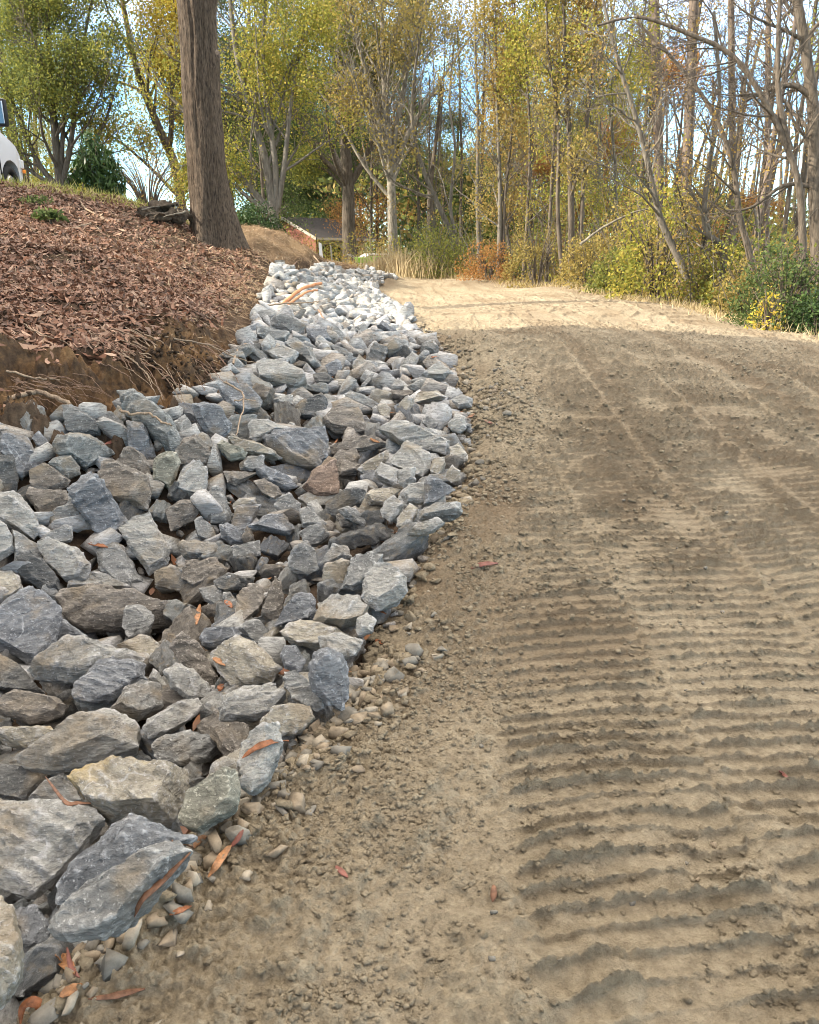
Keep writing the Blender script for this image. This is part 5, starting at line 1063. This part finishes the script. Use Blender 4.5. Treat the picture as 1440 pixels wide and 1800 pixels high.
# crumbled soil on road and bank, small pebbles
gq = random.Random(8); CL = []
for k in range(16):
    co, F_ = (LOW[8+k % 8] if k < 3 else LOW[k % 8]); CL.append((co*(1+.18*np.random.default_rng(k).normal(size=(len(co), 1)))*np.array((1, 1.15, 1.3)), F_))
def soil_lumps(name, X, Y, R, mats, label, cat, sink=.25, zf=hzd):
    Z = zf(X, Y); g = np.random.default_rng(len(X)); Vs, Fs, off = [], [], 0; ks = g.integers(0, 16, len(X)); mi = []
    for k in range(16):
        i = np.where(ks == k)[0]; co, F_ = CL[k]; a = g.uniform(0, 6.28, len(i)); ca, sa = np.cos(a)[:, None], np.sin(a)[:, None]; b = g.uniform(0, 6.28, len(i)); cb_, sb = np.cos(b)[:, None], np.sin(b)[:, None]
        x, y, z = co[:, 0][None], co[:, 1][None], co[:, 2][None]; y2, z2 = y*cb_-z*sb, y*sb+z*cb_; x3, y3 = x*ca-y2*sa, x*sa+y2*ca; r = R[i][:, None]
        V = np.stack([x3*r+X[i][:, None], y3*r+Y[i][:, None], z2*r*.8+Z[i][:, None]+r*sink], -1).reshape(-1, 3); Vs.append(V); Fs.append((F_[None]+np.arange(len(i))[:, None, None]*len(co)).reshape(-1, 3)+off); off += len(V); mi.append(np.repeat(g.integers(0, len(mats), len(i)), len(F_)))
    o = mesh_np(name, np.concatenate(Vs), np.concatenate(Fs), mats, smooth=False); o.data.polygons.foreach_set('material_index', np.concatenate(mi).astype(np.int32)); return tag(o, label, cat, kind='stuff')
n = 150000; Y = 1.15*np.exp(gg.uniform(0, 1, n)*math.log(11/1.15)); X = xL(Y)-.12+gg.uniform(0, 1, n)*(.56*Y+.5-xL(Y)); d_ = X-xL(Y); s_ = X
lane_d = np.min(np.abs((s_-.05)[:, None]-np.array(LANES)[None]), 1); pr = np.clip(.05+.55*sst(.9, .15, d_)+.9*ridge_f(X, Y), 0, 1)*np.clip(.55+fbm2(X, Y, 2.0, 3, 61), .05, 1); m_ = gg.uniform(size=n) < pr; X, Y = X[m_], Y[m_]
R = (.0026+.0090*gg.uniform(size=len(X))**3.2)*(.6+.4*np.clip(Y/3, .7, 2.2))*(1+.5*sst(.6, .1, X-xL(Y))); soil_lumps('soil_clods', X, Y, R, [MS], 'crumbled clods of loose tan soil over the graded road', 'soil'); print('clods', len(X))
# rounded pebbles along the rock edge
PEB = [MS, MS, MS, MS, MS, simple_mat('pebble_grey', (.165, .152, .125), .9, 0, .3, 40, .003), simple_mat('pebble_tan', (.205, .165, .115), .9, 0, .3, 40, .003), simple_mat('pebble_pale', (.26, .228, .175), .9, 0, .25, 40, .003), MS, MS]
n = 2000; Y = 1.1*np.exp(gg.uniform(0, 1, n)*math.log(12/1.1)); X = xL(Y)+gg.normal(.0, .055, n)*np.clip(.8+Y/6, 1, 2); R = (.006+.022*gg.uniform(size=n)**2.8)*np.clip(.75+Y/9, .8, 1.5); soil_lumps('pebbles', X, Y, R, PEB, 'dusty pebbles and small stones along the edge of the rock bed', 'pebbles', .3)
n = 1100; Y = gg.uniform(1.15, 2.8, n); X = xL(Y)+gg.normal(.03, .10, n); R = .010+.024*gg.uniform(size=n)**1.8; soil_lumps('edge_pebbles', X, Y, R, PEB[3:8]+PEB[5:7], 'dusty pebbles heaped where soil meets the biggest rocks', 'pebbles', .35)
n = 240; Y = gg.uniform(1.4, 9, n); X = gg.uniform(.2, 1, n)*.5*Y; R = gg.uniform(.004, .011, n); soil_lumps('gravel', X, Y, R, [PEB[5], MS, PEB[6], MS], 'stray grit scattered over the road soil', 'gravel', .3)
p1_ = [atY(870, 668, 7.0)]; n = 70; X = p1_[0][0]+gg.normal(0, .16, n); Y = p1_[0][1]+gg.normal(0, .5, n); R = gg.uniform(.012, .032, n); soil_lumps('pale_gravel', X, Y, R, PEB[5:8], 'patch of pale pebbles spilled on the road beside the rocks', 'gravel', .3)
n = 22000; Y = gg.uniform(5.0, 8, n); X = gg.uniform(-.6, -.14, n)*Y; k_ = X < xB(Y)-.02; X, Y = X[k_], Y[k_]; k_ = (noise2(X*1.4, Y*1.4, 71) > -.1) & (Y < 7.2); X, Y = X[k_], Y[k_]; soil_lumps('bank_crumbs', X, Y, .004+.024*gg.uniform(size=len(X))**3.5, [MB], 'dark crumbly soil lumps on the torn lower bank', 'soil', .3)

# ------------------------------------------------------------------ roots and sticks
ROOT = bark_mat('root_bark', (.14, .10, .07), (.34, .26, .18), (30, 30, 6), .004); ROOTD = bark_mat('root_dark', (.10, .065, .045), (.26, .17, .12), (30, 30, 6), .004); RUST = bark_mat('inner_bark', (.30, .12, .05), (.50, .26, .14), (25, 25, 5), .005)

def root(name, px, r0, r1, mat, label, cat='root', group=None, off=.05, k=6, Ys=None, flat=1):
    P = []
    for i, (u, v) in enumerate(px):
        q = hit(u, v, off) if Ys is None else atY(u, v, Ys[i]); P.append(q)
    P = np.array(P); c = P[0].copy(); Q = smooth_path(P-c, 6); rr_ = random.Random(int(px[0][0]*3+px[0][1])); Q[1:-1] += np.array([[rr_.gauss(0, .004) for _ in range(3)] for _ in Q[1:-1]]); g_ = Geo(); g_.tube(Q, np.linspace(r0, r1, len(Q)), k); o = g_.build(name, [mat]); o.location = c
    return tag(o, label, cat, group)
root('exposed_root', [(15, 700), (60, 690), (95, 697), (125, 712)], .018, .014, ROOT, 'thick pale broken root end lying across the bare clay cut', off=.10)
root('exposed_root', [(210, 722), (232, 728), (262, 728), (285, 742), (302, 748)], .009, .006, ROOT, 'knotted pale root lying over the long curved slab', off=.30)
root('exposed_root', [(395, 672), (425, 690), (428, 715), (415, 765)], .008, .004, ROOT, 'forked pale root hanging down over the dark veined rock', off=.30)
root('exposed_root', [(412, 705), (430, 702), (450, 705)], .006, .003, ROOT, 'short side root crossing the dark veined rock', off=.33)
root('exposed_root', [(410, 640), (420, 610), (440, 605)], .010, .007, ROOT, 'looped root sticking out at the corner of the bank', off=.12)
root('exposed_root', [(290, 592), (360, 605), (420, 630), (460, 640)], .008, .004, ROOT, 'long pale root running to the upper rocks along the bank foot', off=.12)
root('exposed_root', [(12, 652), (60, 664), (105, 668)], .009, .005, ROOT, 'pale straight root on the dark soil above the clay cut', off=.06)
root('exposed_root', [(30, 560), (65, 585), (110, 600), (140, 615)], .005, .003, ROOT, 'thin pale root curving through the dark soil of the bank', off=.05)
rq = random.Random(31)
for i in range(64):
    u = rq.uniform(150, 420); v = rq.uniform(575, 640); L = rq.uniform(60, 130); sl = rq.uniform(.5, 1.3)
    px = [(u, v), (u+L*.35, v+L*.18*sl), (u+L*.7, v+L*.5*sl), (u+L*.9, v+L*.85*sl)]
    if px[-1][0] > 440: continue
    root('hanging_root', px, rq.uniform(.003, .007), .002, ROOT if rq.random() < .5 else ROOTD, 'thin stringy root trailing down the torn bank above the rocks', 'root', 'stringy roots trailing down the bank', off=rq.uniform(.04, .12), k=4)
for i in range(26):
    u = rq.uniform(10, 130); v = rq.uniform(655, 700); L = rq.uniform(40, 80); root('hanging_root', [(u, v), (u+L*.5, v+rq.uniform(0, 14)), (u+L, v+rq.uniform(8, 40))], .003, .0015, ROOTD, 'fine dark root straggling over the clay cut', 'root', 'fine roots over the clay cut', off=rq.uniform(.05, .14), k=4)
root('bark_strip', [(484, 545), (505, 528), (530, 508), (565, 498)], .030, .022, RUST, 'long rusty strip of torn bark lying on the upper rocks', 'bark', off=.38, Ys=[11.3, 11.8, 12.4, 13])
root('bark_strip', [(490, 548), (515, 530), (538, 514), (558, 510)], .022, .014, RUST, 'shorter rusty bark strip lying beside the longer one', 'bark', Ys=[11.1, 11.6, 12.1, 12.5])
root('fallen_stick', [(470, 536), (505, 533), (540, 532), (560, 530)], .012, .008, ROOT, 'pale stick lying across rocks below the bark strips', 'stick', Ys=[11, 11.1, 11.3, 11.5])
root('fallen_stick', [(560, 545), (572, 565), (585, 590)], .014, .006, ROOTD, 'brown stick pointing down over the sunlit rocks', 'stick', Ys=[11.6, 10.9, 10.1])
root('fallen_stick', [(500, 490), (492, 475), (480, 468)], .012, .008, ROOT, 'short pale stick poking up at the top of the rock bed', 'stick', Ys=[16, 16.5, 17])
root('fallen_stick', [(552, 450), (562, 462), (570, 472)], .022, .014, ROOT, 'pale stick lying down the slope of the mound', 'stick', off=.1)
root('fallen_stick', [(553, 470), (565, 475), (580, 478)], .018, .012, ROOT, 'bleached stick near the foot of the mound', 'stick', off=.1)
root('fallen_stick', [(505, 478), (520, 462), (526, 452)], .016, .008, ROOTD, 'dark stick standing out of the slope below the mound', 'stick', off=.12)
root('fallen_stick', [(140, 350), (150, 366), (185, 385), (195, 395)], .018, .008, ROOT, 'long pale stick lying down the crest of the bank', 'stick', off=.05)
root('fallen_stick', [(160, 392), (130, 400), (120, 402)], .012, .006, ROOT, 'small pale twig near the green plant on the bank', 'stick', off=.05)
root('dead_branch', [(1020, 430), (1060, 400), (1110, 375), (1150, 365)], .035, .015, B_PL, 'pale broken branch slanting through the thicket', 'branch', Ys=[19, 19, 19, 19])
# uprooted stump and log heap at the crest
p = hit(286, 392, 0); o = empty('uprooted_stump', p+np.array((0, 0, .0))); o.scale = (.8, .8, .72); tag(o, 'broken stump chunks and roots heaped beside the thick trunk', 'stump')
SB = bark_mat('stump_wood', (.028, .022, .017), (.11, .085, .06), (6, 6, 6), .03)
for i, (x, y, z, s) in enumerate(((-.28, 0, .20, .30), (.05, .1, .30, .34), (.42, -.1, .16, .26), (.1, -.3, .08, .28), (.68, .1, .1, .2))):
    q = random.Random(400+i); pts = [np.array([q.gauss(0, 1) for _ in range(3)]) for _ in range(12)]; pts = [a/np.linalg.norm(a)*s*np.array((1.1, .8, .8)) for a in pts]; co, F_ = rough_rock(pts, s, s*.16, 60+i, .1); c_ = mesh_np('chunk', co, F_, [SB], smooth=True, parent=o); c_.location = (x, y, z)
g_ = Geo(); q = random.Random(2)
for i in range(14): P = wander((q.uniform(-.4, .6), q.uniform(-.3, .2), q.uniform(.1, .3)), np.array((q.gauss(0, 1), q.gauss(0, .5), q.gauss(.2, .5))), q.uniform(.3, .7), 5, .25, 0, q); g_.tube(P, np.linspace(.022, .006, 6), 5)
g_.build('roots', [B_PL], True, o)

# ------------------------------------------------------------------ single fallen leaves
LM = [simple_mat('leaf_rust', (.20, .078, .034), .5, 0, .55, 60), simple_mat('leaf_tawny', (.27, .135, .062), .5, 0, .5, 60), simple_mat('leaf_umber', (.14, .07, .04), .55, 0, .5, 60), simple_mat('leaf_red', (.165, .065, .048), .5, 0, .4, 30)]
bpy.context.view_layer.update(); DG = bpy.context.evaluated_depsgraph_get()
def ray_pts(px, lift=.008, tol=.06):
    out, ds = [], []
    for u, v in px:
        d = Vector(dirv(u, v)).normalized(); ok, loc, nn, *_ = S.ray_cast(DG, cam.location, d); ds.append((loc-cam.location).length if ok else 99.0); out.append(d)
    m = sorted(ds)[len(ds)//2]; m = min(m, min(ds)*1.12)
    return np.array([cam.location+d*(min(max(x, m*(1-tol)), m*(1+tol))-lift) for d, x in zip(out, ds)])
def fallen_leaf(px, w_, mi, label, off=.03, curl=.25, fold=.35, tol=.06):
    P = ray_pts(px, .008 if tol else .02, tol); c = P.mean(0); Q = smooth_path(P-c, 6); n = len(Q); T = np.gradient(Q, axis=0); T /= np.linalg.norm(T, axis=1)[:, None]; vw = (np.array((0, 0, CAMH))-c); vw /= np.linalg.norm(vw)
    up = np.array((0, 0, 1.))*.6+vw*.5; S_ = np.cross(T, up); S_ /= np.linalg.norm(S_, axis=1)[:, None]; U = np.cross(S_, T); t = np.linspace(0, 1, n); wd_ = w_*np.sin(np.clip(t*.95+.03, 0, 1)*math.pi)**1.0*.46+.0006
    rip = .08*w_*np.sin(t*23+px[0][0]); L_ = Q-S_*wd_[:, None]+U*(wd_*fold+rip)[:, None]; R_ = Q+S_*wd_[:, None]+U*(wd_*fold-rip)[:, None]; th = U*.0016
    V = np.concatenate([L_, Q, R_, L_-th, Q-th, R_-th]); i = np.arange(n-1)[:, None]
    def q(a, b, rv=False): f = np.concatenate([i+a*n, i+b*n, i+b*n+1, i+a*n+1], 1); return f[:, ::-1] if rv else f
    F = np.concatenate([q(0, 1), q(1, 2), q(3, 4, True), q(4, 5, True), q(0, 3, True), q(2, 5)]); o = mesh_np('fallen_leaf', V, F, [LM[mi]], smooth=True); o.location = c; return tag(o, label, 'leaf')
for a in [([(425, 1333), (450, 1315), (480, 1304), (508, 1302)], .020, 0, 'long curved orange leaf lying over the dusty pale rock at the soil edge', .09),
 ([(366, 1542), (382, 1520), (395, 1500), (407, 1485)], .022, 1, 'pointed orange leaf on pebbles beside the long ridged grey rock', .03),
 ([(405, 1490), (418, 1475), (428, 1458)], .014, 3, 'thin reddish leaf just above the pointed orange leaf', .03),
 ([(302, 1478), (325, 1484), (342, 1492)], .016, 2, 'dark rusty leaf touching the tip of the long ridged grey rock', .10),
 ([(342, 1490), (350, 1478), (364, 1470)], .022, 1, 'short folded orange leaf curled at the tip of the ridged rock', .09),
 ([(236, 1612), (252, 1580), (290, 1545), (335, 1498)], .014, 2, 'very long brown leaf draped along the side of the ridged rock', .10),
 ([(298, 1608), (318, 1600), (337, 1592)], .014, 0, 'small rust leaf among pebbles below the ridged rock', .03),
 ([(98, 1680), (112, 1690), (132, 1710)], .030, 1, 'broad tawny leaf at the foot of the small blue rock', .05),
 ([(105, 1752), (122, 1742), (145, 1730)], .022, 1, 'tawny leaf lying on the pebbles by the corner of the rocks', .03),
 ([(155, 1756), (195, 1752), (225, 1745), (255, 1738)], .014, 2, 'narrow brown leaf stretched across the pebbles', .03),
 ([(118, 1665), (125, 1700), (140, 1718)], .010, 3, 'thin red leaf edge standing beside the broad tawny leaf', .04),
 ([(590, 1522), (600, 1532), (612, 1542)], .014, 3, 'small red-brown leaf alone on the smooth soil', .015),
 ([(866, 1585), (868, 1570), (868, 1555)], .016, 2, 'small faded leaf standing in the soil of the road', .03),
 ([(828, 999), (850, 992), (876, 990)], .026, 3, 'reddish leaf flat on the loose soil beside the rock bed', .02),
 ([(345, 1098), (348, 1080), (352, 1062)], .030, 1, 'upright orange leaf wedged between rocks in the hollow', .14),
 ([(374, 1156), (385, 1163), (396, 1170)], .024, 1, 'curled orange leaf on the big cream rock', .14),
 ([(385, 1215), (388, 1208), (392, 1202)], .026, 0, 'small orange leaf in the gap below the big cream rock', .10),
 ([(405, 885), (409, 870), (412, 855)], .020, 0, 'narrow orange leaf standing between grey rocks', .16),
 ([(660, 1124), (666, 1128), (672, 1132)], .020, 0, 'orange curl of leaf on soil beside the small pale rock', .03),
 ([(80, 1380-15), (115, 1410), (135, 1412), (160, 1412)], .012, 2, 'dark red leaf along the back edge of the big pale boulder', .22),
 ([(650, 770), (658, 775), (668, 778)], .024, 1, 'orange leaf on the brown slab near the road', .14),
 ([(745, 640-8), (760, 628), (770, 626)], .03, 0, 'rust leaf at the road edge beside the sunlit rocks', .05),
 ([(1370, 1355), (1378, 1362), (1386, 1370)], .012, 3, 'tiny pinkish leaf scrap pressed into the track soil', .015),
 ([(182, 785-3), (195, 778), (205, 774)], .028, 3, 'rusty leaf on the rocks under the clay cut', .20),
 ([(155, 955), (172, 958), (190, 962)], .03, 0, 'rust-red leaf in the gap under the tilted blue block', .12),
 ([(395, 1055), (402, 1062), (408, 1068)], .03, 0, 'small rust leaf near the dark wedge rocks', .12),
 ([(850, 745-8), (858, 742), (866, 744)], .025, 3, 'dull red leaf on clods at the road side', .03)]:
    fallen_leaf(*a)
# curled leaf loop in the corner
g_ = [(36, 1800), (40, 1772), (55, 1762), (70, 1768), (78, 1790), (74, 1812)]; fallen_leaf(g_, .022, 0, 'orange leaf curled into a loop at the lowest corner of the rocks', .05, tol=0)
# ------------------------------------------------------------------ what each rock is called
ANCH = {
 'A1': 'dark blue rock laced with white veins against the clay cut|the white-laced blue rock', 'A4': 'flat pale green-grey slab lying level under the clay cut|the level green slab', 'A7': 'tall narrow blue rock standing beside the long curved slab|the tall blue rock',
 'A8': 'long curved grey-green slab leaning against the clay cut|the long curved slab', 'A9': 'small pale green block resting on a brown slab|the small green block', 'A10': 'flat brownish slab with chipped rim under the small green block|the chipped brown slab',
 'A11': 'big tilted blue block with a flat pale side, most prominent in the bowl|the tilted blue block', 'A12': 'broad brown-grey rock with scarred face and rounded horn|the horned brown rock', 'A18': 'large pale rock with a mossy brown stain at the frame edge|the moss-stained rock',
 'A21': 'olive green-tinged upright block among grey rocks|the olive upright block', 'A22': 'large pale grey angular rock with a lit corner|the pale angular rock', 'A24': 'dark brown rock with swirled grain|the swirl-grained rock', 'A28': 'wide dark brown slab roofing the black hollow|the hollow-roofing slab',
 'A29': 'small squarish grey rock leaning on the hollow-roofing slab|the small leaning square rock', 'A30': 'rounded triangular blue-grey rock set against the cut bank|the triangular bank rock', 'A38': 'small dark blue faceted rock in the middle of the bowl|the dark blue faceted rock', 'A42': 'dark flat wedge with fine layered grain|the dark layered wedge',
 'A45': 'oval brown rock standing on edge in the bowl|the oval brown rock', 'A47': 'pyramid-like blue-grey rock with a sharp vertical edge|the pyramid rock', 'A48': 'tall cream-grey rock with a pale rough flank|the tall cream rock', 'A50': 'large pale rock with soil smeared over its front|the soil-smeared rock',
 'A54': 'big cream boulder dusted with soil and carrying an orange leaf|the big cream boulder', 'A55': 'long pale ledge-like slab below the big cream boulder|the pale ledge slab', 'A56': 'sharp-edged blue rock with a pale top at the soil edge|the sharp blue rock', 'A64': 'narrow banded pale rock like a split log|the banded log-like rock',
 'C1': 'huge smooth blue-grey boulder with white chips by the hollow|the huge blue boulder', 'C4': 'broad pale layered rock below the black hollow|the broad layered rock', 'C5': 'dark blue wedge with a ridged crest over the broad layered rock|the ridged blue wedge', 'C7': 'wide grey rock with a flat dished face|the dished grey rock',
 'C9': 'flat brown rock low in the bed|the flat brown rock', 'F2': 'long pale grey rock sloping down toward the ditch|the long sloping rock', 'F4': 'rough lumpy grey rock above the yellow-stained boulder|the rough lumpy rock', 'F5': 'yellow-stained cream boulder, the only yellow-topped rock|the yellow-stained boulder',
 'F6': 'dark slate slab running out of the frame|the dark slate slab', 'F8': 'largest pale flat boulder in the corner of the bed|the largest pale boulder', 'F9': 'big blue boulder with white-veined top beside the largest pale one|the big blue boulder', 'F10': 'long ridged grey rock closest to the soil slope|the long ridged rock',
 'F12': 'cream-white rock cut off by the frame edge at the lowest corner|the corner cream rock', 'F13': 'pale triangular rock with an olive foot|the olive-footed triangle rock', 'F14': 'pale rock half buried in soil under a curved orange leaf|the half-buried leaf rock', 'E1': 'long pale slab with mossy underside near the road edge|the mossy long slab',
 'E2': 'large pale mottled rock propped by the road edge|the mottled rock', 'E5': 'small dark cube-like stone on the mottled rock|the small dark cube stone', 'E12': 'long dark slate rock like a loaf|the loaf-shaped slate', 'E13': 'leaning slate-grey slab with a pale rim|the leaning slate slab', 'E18': 'big smooth brown rock shaped like a loaf top|the big brown rock',
 'E19': 'long brown slab lying across the bed with a leaf on it|the long brown slab', 'E23': 'rust-brown triangular rock pointing up|the rusty triangle rock', 'E24': 'large blue rock covered with white vein lines in the middle of the bed|the veined blue rock', 'E41': 'dark upright rock with a rounded top|the dark upright rock', 'E42': 'dark veined rock under a hanging root at the bank corner|the root-hung rock',
 'E44': 'pale ribbed rock like a short log|the ribbed pale rock', 'E50': 'rounded cream rock pressed into the road edge|the rounded edge rock', 'E53': 'pale layered rock jutting toward the road|the jutting layered rock', 'G2': 'smooth grey rock near the top of the bank side|the smooth upper rock', 'G4': 'pale flat-topped rock near the bank, above the long pale slab|the flat-topped rock',
 'G5': 'long pale slab slanting down from the bank corner|the slanting pale slab', 'G7': 'blue-grey block with square top midway up the bed|the square-topped block', 'G12': 'pale split rock at the outer bend of the bed|the split bend rock', 'G19': 'rounded pale rock at the sunlit upper bend|the sunlit bend rock'}
TN = {'b': 'blue-grey', 's': 'mid-grey', 'd': 'dark grey', 'g': 'greenish', 'p': 'pale grey', 'c': 'cream-grey', 'n': 'brown-grey', 'y': 'yellowish', 'o': 'olive-grey', 'r': 'rusty'}
anch = [(r, ANCH[r['key']].split('|')) for r in ROCKS if r['key'] in ANCH]; usedl = set()
def size_w(s): return 'small' if s < .10 else 'medium' if s < .155 else 'large'
for r in ROCKS:
    o = r['o']; o['category'] = 'rock'; o['group'] = 'broken rocks lining the ditch'
    if r['key'] in ANCH: lb = ANCH[r['key']].split('|')[0]; o['label'] = lb; usedl.add(lb); continue
    near = sorted(anch, key=lambda a: (a[0]['px'][0]-r['px'][0])**2+((a[0]['px'][1]-r['px'][1])*1.2)**2)[:6]; shp = 'slab' if r['asp'] > 1.9 else 'rock' if r['asp'] > 1.35 else 'chunk'
    done = None
    def rel(a):
        dx = r['px'][0]-a[0]['px'][0]; dy = r['px'][1]-a[0]['px'][1]
        return ('road side of' if dx > 0 else 'bank side of') if abs(dx) > abs(dy) else ('downhill of' if dy > 0 else 'uphill of')
    base = f"{size_w(r['size'])} {TN[r['tone']]} {shp}"
    for a in near:
        q = f"{base} {'on the' if 'side' in rel(a) else 'just'} {rel(a)} {a[1][1]}"
        if q not in usedl: done = q; break
    if not done:
        for a in near:
            for b_ in near:
                q = f"{base} between {a[1][1]} and {b_[1][1]}"
                if a is not b_ and q not in usedl and len(q.split()) <= 16: done = q; break
            if done: break
    if not done: done = f"{base} packed near {near[0][1][1]}"
    usedl.add(done); o['label'] = done
